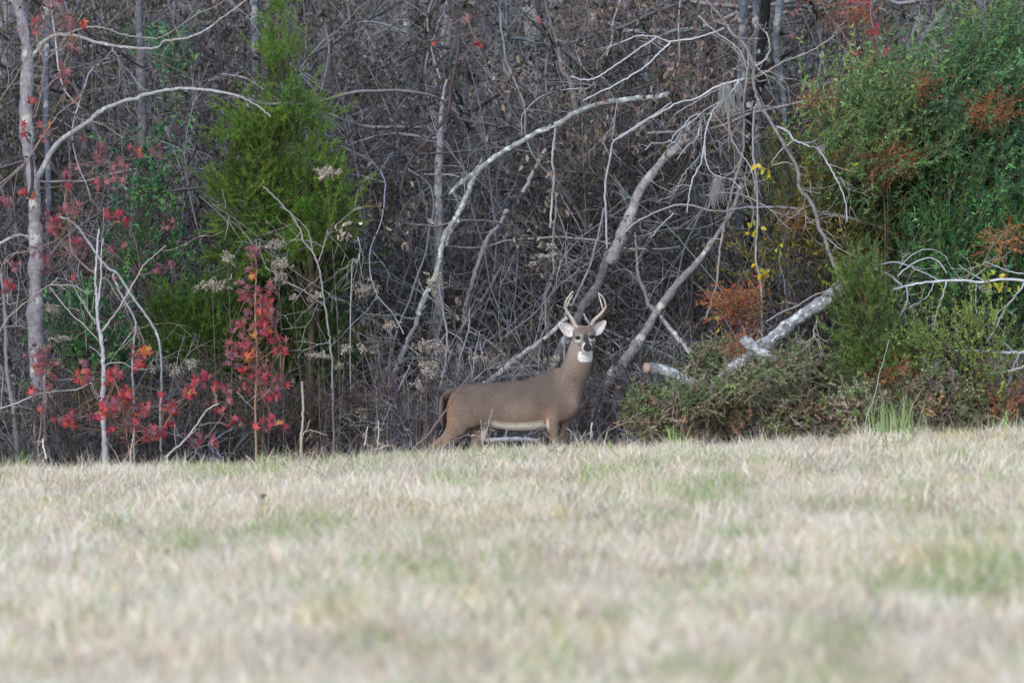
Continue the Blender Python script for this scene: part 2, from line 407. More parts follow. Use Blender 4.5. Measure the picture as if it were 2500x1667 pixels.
yy = 66.5 + 34 * rng.random(NF) ** 1.15; xx = (rng.random(NF) * 2 - 1) * (2.5 + yy * 0.085)
olive_p = np.where(xx < -1.2, 0.20, np.where(xx > 2.2, 0.45, 0.07))
u = rng.random(NF)
idx = np.where(u < olive_p, rng.integers(11, 14, NF), np.where(u < olive_p + 0.45, rng.integers(4, 8, NF), np.where(u < 0.93, rng.integers(0, 4, NF), rng.integers(8, 11, NF))))
idx = np.where(rng.random(NF) < .22, rng.integers(14, 18, NF), idx)
rot = np.stack([rng.normal(0, 0.09, NF), rng.normal(0, 0.09, NF), rng.uniform(0, 6.283, NF)], 1)
scatter('woods_thicket', 'dense blurred tangle of bare twigs and dead leaves deep in the woods', np.stack([xx, yy, gz(xx, yy)], 1),
        far_meshes, rot, rng.uniform(0.85, 1.5, NF) * (1 + (yy - 66) * 0.008), idx)

# near shrubs: things of their own
PV = None
def proto(s, leafmat, nm='thicket_shrub'):
    return s[0].mesh('stems', M_twig), s[1].mesh('dead_leaves', leafmat)
PB = [proto(s, M_dead) for s in V_bare]; PL = [proto(s, M_dead) for s in V_leafy]; PW = [proto(s, M_dead) for s in V_low]
PO = [proto(s, M_green) for s in V_olive]; PV = [proto(s, M_dead) for s in V_vine]
ZONES = [(-99, 340, 'bare grey shrub tangled behind the big tree at the left edge', 'shrubs behind the left tree'),
         (340, 900, 'bare brown shrub crowding round the green cedar', 'shrubs round the cedar'),
         (900, 1280, 'bare purplish-grey shrub with curled dead leaves left of the buck', 'thicket shrubs left of the buck'),
         (1280, 1700, 'bare brown shrub in the thicket directly behind the buck and leaning trunks', 'thicket shrubs behind the leaning trunks'),
         (1700, 2100, 'bare grey shrub under the hanging vine tangle', 'shrubs under the vine tangle'),
         (2100, 2600, 'twiggy shrub mixed with green leaves at the right side of the woods edge', 'shrubs at the right')]
def place_shrub(px, Y, pr, sc, leafname='dead_leaves'):
    z = [q for q in ZONES if q[0] <= px < q[1]] or [ZONES[-1]]
    x = (px - 1250) * S * Y
    t = thing('thicket_shrub', z[0][2], 'shrub', (x, Y, float(gz(x, Y))), z[0][3])
    t.rotation_euler = (R_.gauss(0, .07), R_.gauss(0, .07), R_.uniform(0, 6.28)); t.scale = (sc, sc, sc)
    a = link('stems', pr[0], t); b = link(leafname, pr[1], t); a['kind'] = 'stuff'; b['kind'] = 'stuff'
for k in range(74):
    px = -60 + 2620 * (k + R_.random()) / 74; Y = R_.uniform(63.0, 67.5)
    if px < 900: pr = R_.choice(PB + PV + PL[:2] + PO[:1])
    elif px < 1500: pr = R_.choice(PB + PL + PV)
    elif px < 1900: pr = R_.choice(PB + PL + PV)
    else: pr = R_.choice(PO + PB[:2] + PL[:1] + PV[:1]); Y = R_.uniform(63.2, 67.5)
    if 480 < px < 860: Y = R_.uniform(64.5, 67.5)
    place_shrub(px, Y, pr, R_.uniform(0.7, 1.1))
for k in range(26):                                  # lower shrubs along the foot of the woods
    px = 20 + 1720 * (k + R_.random()) / 26
    place_shrub(px, R_.uniform(61.2, 62.4) if not 560 < px < 760 else 62.3, R_.choice(PW), R_.uniform(0.45, 0.8))

# ------------------------------------------------------------------ traced trees, limbs, logs
PALE = (0.50, 0.49, 0.49); WHITE = (0.60, 0.60, 0.60); GREYB_ = (0.30, 0.28, 0.28); BROWN = (0.20, 0.155, 0.125); DARK = (0.07, 0.06, 0.06)
MAUVE = (0.30, 0.25, 0.25); TAN = (0.36, 0.28, 0.21)
def strand_pts(reg, pts, Y, dY=0.0, n=5, ground=False, wob=1.0):
    k = len(pts); yo = Y + np.linspace(0, dY, k)
    p = [RP(reg, a, b, y) for (a, b), y in zip(pts, yo)]
    if ground: p.append(np.array([p[-1][0] + (p[-1][0] - p[-2][0]) * .4, p[-1][1], float(gz(p[-1][0], p[-1][1])) - 0.06]))
    c = crom(p, n)
    if wob: c[1:-1] += rng.normal(0, 0.0028 * wob, c[1:-1].shape)
    return c
def tree(name, label, cat, Y, strands, group=None, m=M_twig, twigs=0, twigcol=None, sides=7, base=None, tlen=(.15, .5)):
    """strands: (part name, region, points, width at start, width at end, colour[, dY, ground])"""
    s0 = strands[0]; c0 = strand_pts(s0[1], s0[2], Y, 0, 5, False, 0); low = c0[np.argmin(c0[:, 2])]
    loc = np.array([low[0], Y, float(gz(low[0], Y))]) if base is None else np.array(base)
    t = thing(name, label, cat, loc, group); lines = []
    for s in strands:
        nm, reg, pts, w0, w1, col = s[:6]; dY = s[6] if len(s) > 6 else 0; gr = s[7] if len(s) > 7 else False
        k = REG[reg][2]; c = strand_pts(reg, pts, Y, dY, 5, gr)
        r = np.linspace(w0, w1, len(c)) / 2 / k * S * Y; mb = MB()
        big = max(w0, w1) / k > 9; r = r * (1.06 if big else 1.0)
        if big: r = r * (1 + np.convolve(rng.normal(0, 0.17, len(c)), [.25, .5, .25], 'same'))
        tube(mb, c, r, 12 if big else sides, np.asarray(col) * np.array([.76, .80, .86]), cap=True, rough=0.04 if big else 0.0)
        mm = s[8] if len(s) > 8 else m
        link(nm, mb.mesh(nm, mm, loc=loc), t); lines.append((c, r, np.asarray(col)))
    if twigs:
        mb = MB()
        for k in range(twigs):
            c, r, col = lines[rng.integers(0, len(lines))]; i = rng.integers(1, len(c) - 1)
            d = norm(c[i + 1] - c[i - 1]) + rng.normal(0, .8, 3); L = rng.uniform(*tlen)
            tw = walk(c[i], d, L, 6, .2, 0.0); tube(mb, tw, np.linspace(min(.004, max(.002, r[i] * .5)), .0014, 7), 3, (twigcol or col))
            for z in range(2):
                j = rng.integers(2, 6); t2 = walk(tw[j], norm(tw[j] - tw[j - 1]) + rng.normal(0, .7, 3), L * .45, 4, .2)
                tube(mb, t2, np.linspace(.0022, .0012, 5), 3, (twigcol or col))
        link('twigs', mb.mesh('twigs', M_twig, loc=loc), t, kind='stuff')
    return t, loc, lines

# big tree at the left
bigtree, BT, BTL = tree('tree', 'big grey-mauve tree trunk standing at the left edge with long arching limbs', 'tree', 61.8, [
    ('trunk', 'r3', [(95, -120), (120, 0), (160, 200), (190, 400), (182, 600), (178, 800), (190, 1000), (215, 1150), (235, 1300), (240, 1450), (245, 1600), (252, 1790), (245, 2000), (243, 2250), (248, 2500), (265, 2800), (262, 3080)],
     72, 104, (0.33, 0.30, 0.32), 0, True, M_bark),
    ('limb', 'r3', [(235, 1240), (285, 1170), (350, 1040), (420, 960), (520, 890), (610, 830), (660, 780), (760, 725), (900, 680), (1050, 635), (1200, 608), (1350, 610), (1500, 630), (1620, 655), (1700, 690), (1790, 745), (1850, 800)], 42, 8, (0.45, 0.44, 0.44), -0.5, False, M_smooth),
    ('limb', 'r3', [(215, 400), (250, 350), (300, 290), (350, 255), (420, 240), (540, 250), (620, 280), (720, 305), (840, 322), (960, 333), (1080, 325), (1110, 290), (1180, 275), (1280, 262), (1400, 210), (1540, 110), (1690, 0), (1760, -60)], 28, 9, (0.42, 0.40, 0.38), -0.3, False, M_smooth),
    ('branch', 'r3', [(430, 240), (490, 222), (560, 195), (640, 185), (740, 200), (850, 240), (960, 255), (1090, 262), (1200, 200), (1330, 110), (1500, 30), (1570, -30)], 15, 6, (0.42, 0.38, 0.34), -0.2),
    ('branch', 'r3', [(770, 315), (775, 350), (800, 380), (830, 440), (880, 490), (940, 570), (1020, 635)], 14, 6, (0.36, 0.34, 0.35)),
    ('branch', 'r3', [(765, 345), (720, 400), (660, 440), (610, 465)], 9, 5, (0.30, 0.28, 0.29)),
    ('branch', 'r3', [(830, 445), (820, 500), (815, 570), (800, 635)], 7, 4, (0.36, 0.35, 0.38)),
    ('branch', 'r3', [(150, 425), (80, 390), (20, 310), (15, 240), (60, 120), (75, 40)], 12, 6, (0.16, 0.14, 0.14), -0.3),
    ('branch', 'r3', [(610, 830), (700, 850), (760, 890), (850, 945)], 9, 6, (0.45, 0.40, 0.34)),
], m=M_twig, twigs=26, twigcol=(0.26, 0.22, 0.22))

tree('sapling', 'thin brown sapling crossing in front of the big left tree with a curved low branch', 'sapling', 61.0, [
    ('stem', 'r4', [(400, -700), (300, -640), (180, -460), (60, -340), (-40, -240)][::-1], 9, 7, (0.33, 0.26, 0.22)),
    ('branch', 'r3', [(-10, 700), (120, 510), (200, 350), (280, 230), (350, 100), (400, 20)], 10, 7, (0.30, 0.25, 0.22)),
    ('branch', 'r3', [(-10, 1265), (180, 1100), (300, 920), (420, 760), (520, 690), (570, 610)], 10, 6, (0.34, 0.26, 0.23)),
    ('branch', 'r3', [(285, 620), (330, 590), (400, 520), (450, 440)], 8, 5, (0.34, 0.24, 0.2)),
    ('branch', 'r3', [(250, 230), (270, 340), (300, 430), (290, 560), (275, 680), (235, 810)], 9, 6, (0.36, 0.28, 0.24)),
    ('branch', 'r3', [(300, 435), (360, 370), (430, 290), (460, 240)], 7, 4, (0.30, 0.26, 0.24)),
    ('branch', 'r4', [(-15, 720), (30, 650), (60, 600), (150, 520), (250, 440), (340, 380), (400, 330)], 18, 9, (0.38, 0.34, 0.31)),
    ('branch', 'r4', [(340, 380), (500, 385), (570, 420), (640, 425)], 9, 6, (0.42, 0.40, 0.38)),
    ('branch', 'r4', [(30, 670), (90, 660), (150, 662), (210, 690)], 7, 4, (0.36, 0.34, 0.34)),
    ('branch', 'r4', [(340, 395), (420, 500), (500, 590), (600, 680), (680, 765)], 9, 7, (0.42, 0.38, 0.35)),
], twigs=22, base=(-4.55, 61.0, float(gz(-4.55, 61))))
tree('sapling', 'slender white-barked sapling with forked top standing among low red leaves at the left', 'sapling', 60.9, [
    ('stem', 'r4', [(675, 0), (665, 120), (655, 300), (655, 400), (660, 480), (668, 620), (688, 740), (705, 850), (708, 1000), (700, 1200), (710, 1400), (722, 1580)], 10, 40, (0.55, 0.54, 0.55), 0, True, M_smooth),
    ('branch', 'r4', [(695, 700), (740, 640), (800, 560), (860, 460), (930, 340), (980, 250), (1080, 160), (1130, 110)], 17, 6, (0.44, 0.38, 0.33)),
    ('branch', 'r4', [(664, 650), (600, 560), (530, 440), (480, 350)], 10, 5, (0.44, 0.42, 0.40)),
    ('branch', 'r4', [(672, 500), (690, 350), (690, 200), (705, 60)], 15, 6, (0.48, 0.46, 0.46)),
    ('branch', 'r4', [(650, 300), (560, 230), (500, 170), (475, 90), (470, 0)], 8, 5, (0.40, 0.30, 0.24)),
    ('branch', 'r4', [(710, 1180), (650, 1110), (620, 1050), (520, 1095), (380, 1105), (250, 1130), (120, 1185), (-10, 1228)], 9, 13, (0.46, 0.45, 0.46)),
    ('branch', 'r4', [(600, 1055), (640, 1010), (560, 1010), (480, 1025), (370, 1030)], 6, 5, (0.46, 0.45, 0.46)),
    ('branch', 'r4', [(700, 945), (750, 915), (830, 910), (900, 940), (980, 955), (1050, 950)], 7, 4, (0.50, 0.48, 0.48)),
    ('branch', 'r4', [(690, 870), (660, 830), (610, 800)], 6, 4, (0.5, 0.46, 0.44)),
], twigs=16, m=M_twig)
tree('sapling', 'pale leaning sapling bending right in two legs beside the slender white one', 'sapling', 61.2, [
    ('stem', 'r4', [(400, -85), (480, -60), (545, 0), (590, 70), (650, 150), (720, 250), (800, 300), (860, 390), (920, 480), (1000, 590), (1060, 690), (1090, 780), (1100, 900), (1105, 1050), (1095, 1300), (1100, 1540)], 18, 17, (0.46, 0.46, 0.48), 0, True, M_smooth),
    ('stem', 'r4', [(775, 300), (780, 340), (830, 450), (900, 570), (928, 650), (912, 800), (905, 950), (915, 1120), (918, 1400)], 17, 13, (0.44, 0.44, 0.46), 0, True, M_smooth),
    ('branch', 'r4', [(-15, 105), (60, 62), (150, 38), (230, 70)], 24, 10, (0.42, 0.41, 0.41)),
    ('branch', 'r4', [(925, 640), (960, 700), (990, 790)], 6, 4, (0.4, 0.36, 0.34)),
    ('branch', 'r4', [(690, 320), (750, 360), (790, 440), (850, 520), (870, 560)], 7, 4, (0.38, 0.32, 0.3)),
], twigs=14)
tree('dead_branch', 'grey dead stick leaning out of the grass left of the red column sapling', 'branch', 60.3, [
    ('stem', 'r4', [(1130, 1560), (1190, 1505), (1280, 1420), (1340, 1340), (1380, 1280), (1430, 1220), (1500, 1190)], 17, 9, (0.40, 0.38, 0.38)),
    ('branch', 'r4', [(1360, 1340), (1440, 1325), (1500, 1320), (1560, 1340)], 8, 4, (0.34, 0.3, 0.3)),
    ('branch', 'r4', [(1620, 1110), (1680, 1180), (1740, 1230)], 6, 4, (0.34, 0.3, 0.3))], twigs=5, tlen=(.1, .25))
tree('sapling', 'crooked thin trunk in shade at the far left edge', 'sapling', 61.5, [
    ('stem', 'r4', [(10, 300), (30, 520), (40, 700), (42, 850), (50, 1000), (80, 1160), (110, 1400), (120, 1560)], 22, 32, (0.24, 0.23, 0.25), 0, True),
    ('branch', 'r4', [(-15, 900), (20, 980), (10, 1150), (0, 1280)], 12, 8, (0.3, 0.28, 0.28)),
    ('branch', 'r4', [(20, 420), (50, 450), (55, 510), (120, 495)], 10, 5, (0.45, 0.44, 0.42))], twigs=10)
tree('sapling', 'thin brown paired stems at the foot of the big left tree', 'sapling', 61.3, [
    ('stem', 'r4', [(300, 1000), (310, 1150), (300, 1300), (310, 1440), (318, 1560)], 20, 26, (0.30, 0.24, 0.22), 0, True),
    ('stem', 'r4', [(225, 1120), (230, 1300), (240, 1420), (250, 1560)], 16, 18, (0.34, 0.30, 0.30), 0, True)], twigs=6)
tree('stake', 'broken dry pale stem standing upright in the grass right of the red sapling', 'dead stem', 59.0, [
    ('stem', 'r4', [(2065, 1040), (2072, 1200), (2066, 1350), (2055, 1510)], 14, 21, (0.46, 0.40, 0.34), 0, True, M_wood)], twigs=0)
tree('stake', 'short broken stub rising from the grass among the low red leaves', 'dead stem', 60.0, [
    ('stem', 'r4', [(918, 1375), (905, 1450), (893, 1540)], 10, 22, (0.42, 0.36, 0.29), 0, True, M_wood)], twigs=2, tlen=(.05, .15))
tree('sapling', 'bare grey sapling curving up in front of the dark side of the cedar', 'sapling', 61.4, [
    ('stem', 'r4', [(1800, -290), (1900, -200), (1980, -110), (2050, -10), (2075, 80), (2140, 160), (2180, 260), (2200, 400), (2220, 520), (2240, 650), (2255, 760), (2270, 900), (2272, 1030), (2280, 1300)], 9, 18, (0.42, 0.39, 0.38), 0, True),
    ('branch', 'r4', [(2140, 160), (2120, 60), (2100, 0), (2000, -100), (1920, -160)], 8, 5, (0.34, 0.3, 0.28)),
    ('branch', 'r4', [(2215, 520), (2160, 480), (2080, 420), (1940, 350), (1870, 290), (1810, 260)], 9, 5, (0.46, 0.44, 0.42)),
    ('branch', 'r4', [(2260, 770), (2180, 790), (2090, 820), (2010, 830)], 6, 4, (0.4, 0.38, 0.38)),
    ('branch', 'r4', [(2180, 220), (2210, 120), (2240, 0)], 8, 5, (0.4, 0.36, 0.36))], twigs=14)

# leaning lichen trunks in the middle
tree('leaning_tree', 'lichen-spotted white trunk arching over from the upper middle down to the left of the buck', 'tree', 62.3, [
    ('trunk', 'r5', [(2330, 640), (2240, 665), (2140, 672), (2000, 690), (1850, 712), (1720, 765), (1580, 840), (1450, 900), (1350, 955), (1230, 1022), (1120, 1092), (1050, 1150), (1000, 1220), (960, 1320), (900, 1440), (850, 1530), (800, 1610), (770, 1740), (745, 1860), (700, 1960), (650, 2060), (620, 2160)],
     34, 36, (0.36, 0.36, 0.34), -0.4, False, M_lich),
    ('limb', 'r5', [(1040, 1150), (1000, 1190), (940, 1230), (880, 1280), (832, 1325)], 44, 24, (0.34, 0.34, 0.33), 0.2, False, M_lich),
    ('branch', 'r5', [(900, 1212), (840, 1195), (760, 1190), (660, 1192)], 13, 6, (0.48, 0.42, 0.36)),
    ('limb', 'r8', [(1060, 90), (1020, 150), (1000, 200), (985, 260)], 40, 14, (0.34, 0.34, 0.33), 0.1, False, M_lich),
    ('trunk', 'r8', [(810, 690), (790, 760), (740, 850), (690, 980), (640, 1100), (590, 1190), (540, 1290), (480, 1400)], 24, 34, (0.30, 0.28, 0.29), 0, True, M_bark),
    ('branch', 'r5', [(1700, 760), (1680, 680), (1660, 560), (1600, 480), (1580, 350), (1540, 200), (1500, 80), (1480, -20)], 40, 10, (0.20, 0.175, 0.17)),
    ('branch', 'r5', [(1640, 480), (1900, 400), (1830, 260), (1760, 120), (1700, -20)][1:], 22, 12, (0.10, 0.09, 0.09), 0.3),
    ('branch', 'r5', [(1560, 870), (1545, 980), (1535, 1080), (1545, 1200), (1535, 1350), (1520, 1560)], 17, 15, (0.40, 0.37, 0.36), -0.3),
], twigs=34, twigcol=(0.2, 0.17, 0.16))
tree('snag', 'blurred grey broken snag with a splintered tip standing deep in the middle woods', 'dead tree', 64.2, [
    ('trunk', 'r5', [(815, 545), (790, 640), (780, 760), (770, 900), (765, 1050), (755, 1180), (760, 1500), (760, 2300)], 12, 75, (0.36, 0.34, 0.36), 0, True, M_bark),
    ('branch', 'r5', [(745, 945), (600, 930), (450, 915), (300, 940), (170, 985), (70, 1010)], 24, 12, (0.26, 0.24, 0.24))], twigs=10)
tree('leaning_tree', 'stout grey-mauve trunk leaning right in the middle, running down behind the antlers', 'tree', 63.1, [
    ('trunk', 'r6', [(480, 690), (410, 820), (340, 880), (270, 970), (200, 1060), (150, 1170), (110, 1290), (60, 1390), (20, 1480)], 34, 74, (0.40, 0.37, 0.38), 0, False, M_bark),
    ('trunk', 'r8', [(1990, 290), (1950, 430), (1900, 540), (1850, 600), (1800, 700), (1740, 820), (1650, 1000), (1600, 1200)], 58, 60, (0.19, 0.17, 0.18), 0, True, M_bark),
    ('branch', 'r6', [(150, 1170), (230, 1130), (330, 1140), (430, 1090)], 14, 8, (0.14, 0.12, 0.13)),
    ('branch', 'r6', [(290, 930), (340, 880), (440, 800), (560, 700), (600, 620)], 12, 6, (0.3, 0.28, 0.3))], twigs=20, twigcol=(0.24, 0.21, 0.22))
tree('leaning_tree', 'thick brown-grey trunk with pale scars leaning right just behind the head of the buck', 'tree', 62.2, [
    ('trunk', 'r7', [(760, -260), (720, -130), (670, -40), (620, 40), (560, 120), (520, 185), (430, 275), (370, 350), (300, 445), (230, 560), (170, 650), (110, 740), (60, 810), (5, 880), (-40, 960), (-60, 1050)], 18, 72, (0.27, 0.235, 0.235), -0.3, True, M_bark),
    ('limb', 'r7', [(300, 480), (360, 560), (420, 630), (480, 700), (530, 770), (580, 850), (620, 905)], 18, 36, (0.56, 0.55, 0.55), -0.7, False, M_smooth),
    ('branch', 'r7', [(290, 480), (240, 420), (210, 330), (180, 260), (170, 150), (160, 20)], 26, 10, (0.25, 0.22, 0.23)),
    ('limb', 'r8', [(2030, 1010), (1960, 1130), (1945, 1230), (1930, 1330)], 54, 50, (0.30, 0.30, 0.31), -0.2, True, M_lich)], twigs=26, twigcol=(0.25, 0.22, 0.23))
tree('leaning_log', 'pale dead log slanting up behind the back of the buck', 'log', 62.0, [
    ('trunk', 'r8', [(1730, 700), (1690, 735), (1600, 820), (1500, 890), (1400, 970), (1300, 1050), (1220, 1110), (1100, 1210), (1000, 1320)], 22, 46, (0.40, 0.37, 0.37), 0, True, M_lich),
    ('branch', 'r8', [(1280, 1060), (1400, 1055), (1500, 1050), (1600, 1030)], 16, 8, (0.22, 0.2, 0.2))], twigs=10)
tree('sapling', 'short straight pale broken limb slanting in the middle thicket', 'dead limb', 64.0, [
    ('stem', 'r5', [(1490, 1020), (1460, 1070), (1420, 1150), (1380, 1230), (1335, 1315)], 20, 32, (0.44, 0.41, 0.40), 0, False, M_smooth),
    ('stem', 'r8', [(1360, 30), (1330, 95), (1280, 160), (1240, 210), (1190, 340), (1150, 460), (1110, 620), (1060, 900), (1040, 1200)], 26, 24, (0.30, 0.29, 0.31), 0, True)], twigs=8)
tree('sapling', 'thin spotted upright stem just left of the back of the buck', 'sapling', 61.6, [
    ('stem', 'r8', [(940, 480), (962, 640), (985, 760), (990, 850), (975, 990), (955, 1090), (930, 1250)], 11, 16, (0.36, 0.34, 0.36), 0, True)], twigs=8)
for (lab, pts, w0, w1, Y, c) in [
        ('straight thin grey stem rising behind the rump of the buck', [(1130, 640), (1120, 780), (1085, 900), (1060, 1000), (1030, 1200)], 10, 18, 62.5, (0.30, 0.29, 0.31)),
        ('crooked grey stem left of the goldenrod heads in the centre thicket', [(860, 620), (790, 700), (740, 700), (660, 690), (640, 900), (645, 1300)], 14, 16, 63.0, (0.28, 0.3, 0.3)),
        ('thin leaning stem low in the thicket left of the buck tail', [(760, 990), (700, 1120), (670, 1250), (640, 1380)], 9, 12, 61.4, (0.36, 0.33, 0.34)),
        ('tall thin brown whip rising between the antlers and the leaning trunks', [(1660, 20), (1640, 260), (1650, 420), (1600, 560), (1600, 760), (1560, 900)], 12, 13, 62.8, (0.34, 0.30, 0.28)),
        ('tall grey whip behind the head of the buck', [(1960, 20), (1920, 200), (1870, 380), (1810, 520), (1760, 620), (1720, 700)], 12, 16, 62.6, (0.32, 0.31, 0.34)),
        ('dark thin whip beside the cedar, bent to the right', [(440, 200), (455, 280), (430, 360), (400, 460)], 9, 7, 61.8, (0.44, 0.42, 0.4)),
        ('leaning grey stem deep behind the rump of the buck', [(1330, 380), (1250, 520), (1130, 700), (1000, 950), (900, 1200)], 18, 26, 64.2, (0.26, 0.24, 0.26)),
        ('purplish stem rising from the grass left of the buck', [(560, 860), (580, 1000), (600, 1150), (640, 1350)], 9, 14, 61.6, (0.27, 0.2, 0.24)),
        ('purplish stem curving left low beside the thicket edge', [(200, 1130), (290, 1190), (330, 1260), (310, 1420)], 9, 14, 61.7, (0.27, 0.24, 0.28)),
        ('short stout grey stem behind the buck tail', [(820, 1080), (830, 1160), (825, 1260), (830, 1400)], 16, 24, 61.9, (0.30, 0.28, 0.32))]:
    tree('sapling', lab, 'sapling', Y, [('stem', 'r8', pts, w0, w1, c, 0, True)], twigs=9, twigcol=tuple(np.array(c) * .85))
tree('sapling', 'white-spotted whip hanging straight down under the arching lichen trunk', 'sapling', 62.0, [
    ('stem', 'r5', [(2352, 700), (2200, 810), (2080, 890), (1960, 960), (1930, 1080), (1895, 1280), (1900, 1450), (1910, 1700)], 12, 16, (0.38, 0.36, 0.37), 0, False),
    ('stem', 'r5', [(1980, 690), (1960, 830), (1945, 960)], 9, 9, (0.40, 0.38, 0.38))], twigs=8)

# far trunks
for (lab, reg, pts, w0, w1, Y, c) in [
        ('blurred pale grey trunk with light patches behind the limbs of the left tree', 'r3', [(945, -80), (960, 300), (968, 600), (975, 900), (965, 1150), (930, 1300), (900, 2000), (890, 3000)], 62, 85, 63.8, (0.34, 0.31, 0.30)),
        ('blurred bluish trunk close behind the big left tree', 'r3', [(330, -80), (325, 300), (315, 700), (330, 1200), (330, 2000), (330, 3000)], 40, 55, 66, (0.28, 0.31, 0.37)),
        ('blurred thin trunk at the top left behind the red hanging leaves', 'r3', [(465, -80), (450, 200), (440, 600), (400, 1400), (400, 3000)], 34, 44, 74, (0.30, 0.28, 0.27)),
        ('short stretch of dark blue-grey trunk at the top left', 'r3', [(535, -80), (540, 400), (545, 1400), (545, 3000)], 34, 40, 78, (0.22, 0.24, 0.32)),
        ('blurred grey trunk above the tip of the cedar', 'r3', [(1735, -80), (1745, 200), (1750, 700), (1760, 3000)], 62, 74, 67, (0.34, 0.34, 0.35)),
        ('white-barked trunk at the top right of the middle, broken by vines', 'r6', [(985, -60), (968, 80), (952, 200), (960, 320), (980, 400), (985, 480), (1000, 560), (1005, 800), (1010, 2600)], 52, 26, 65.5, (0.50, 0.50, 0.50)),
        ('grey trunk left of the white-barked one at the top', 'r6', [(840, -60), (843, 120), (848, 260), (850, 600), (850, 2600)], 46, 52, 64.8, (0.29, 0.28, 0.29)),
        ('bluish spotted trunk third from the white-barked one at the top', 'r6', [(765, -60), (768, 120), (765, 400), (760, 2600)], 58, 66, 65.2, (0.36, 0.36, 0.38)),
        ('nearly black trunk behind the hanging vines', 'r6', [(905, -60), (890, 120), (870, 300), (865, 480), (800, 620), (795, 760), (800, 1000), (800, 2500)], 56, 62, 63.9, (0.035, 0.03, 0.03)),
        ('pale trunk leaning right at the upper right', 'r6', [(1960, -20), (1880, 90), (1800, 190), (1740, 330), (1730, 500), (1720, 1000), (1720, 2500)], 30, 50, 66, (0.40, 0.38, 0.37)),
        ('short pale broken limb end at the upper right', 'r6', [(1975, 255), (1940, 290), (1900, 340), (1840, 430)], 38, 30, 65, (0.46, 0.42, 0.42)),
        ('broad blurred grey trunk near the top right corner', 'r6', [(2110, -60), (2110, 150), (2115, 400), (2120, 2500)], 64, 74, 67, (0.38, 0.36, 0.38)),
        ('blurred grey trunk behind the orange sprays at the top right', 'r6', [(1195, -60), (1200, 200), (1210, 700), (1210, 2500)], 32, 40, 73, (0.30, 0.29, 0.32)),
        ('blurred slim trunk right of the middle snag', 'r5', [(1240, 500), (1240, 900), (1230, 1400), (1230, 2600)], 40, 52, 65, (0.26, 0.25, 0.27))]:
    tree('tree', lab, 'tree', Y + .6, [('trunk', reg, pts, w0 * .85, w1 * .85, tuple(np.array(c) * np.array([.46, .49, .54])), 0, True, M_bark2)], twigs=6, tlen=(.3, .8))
for k in range(26):
    Y = R_.uniform(74, 96); px = -40 + 2580 * (k + R_.random()) / 26; x = (px - 1250) * S * Y
    t = thing('tree', 'far blurred grey trunk hardly showing through the twigs of the deep woods', 'tree', (x, Y, float(gz(x, Y))), 'far trunks in the deep woods')
    mb = MB(); c = walk((0, 0, -.1), (R_.gauss(0, .06), 0, 1), 11, 14, .03); g = R_.uniform(.16, .34)
    tube(mb, c, np.linspace(R_.uniform(.06, .13), .04, 15), 10, (g, g * .95, g * 1.0), True, .03)
    link('trunk', mb.mesh('trunk', M_bark), t)

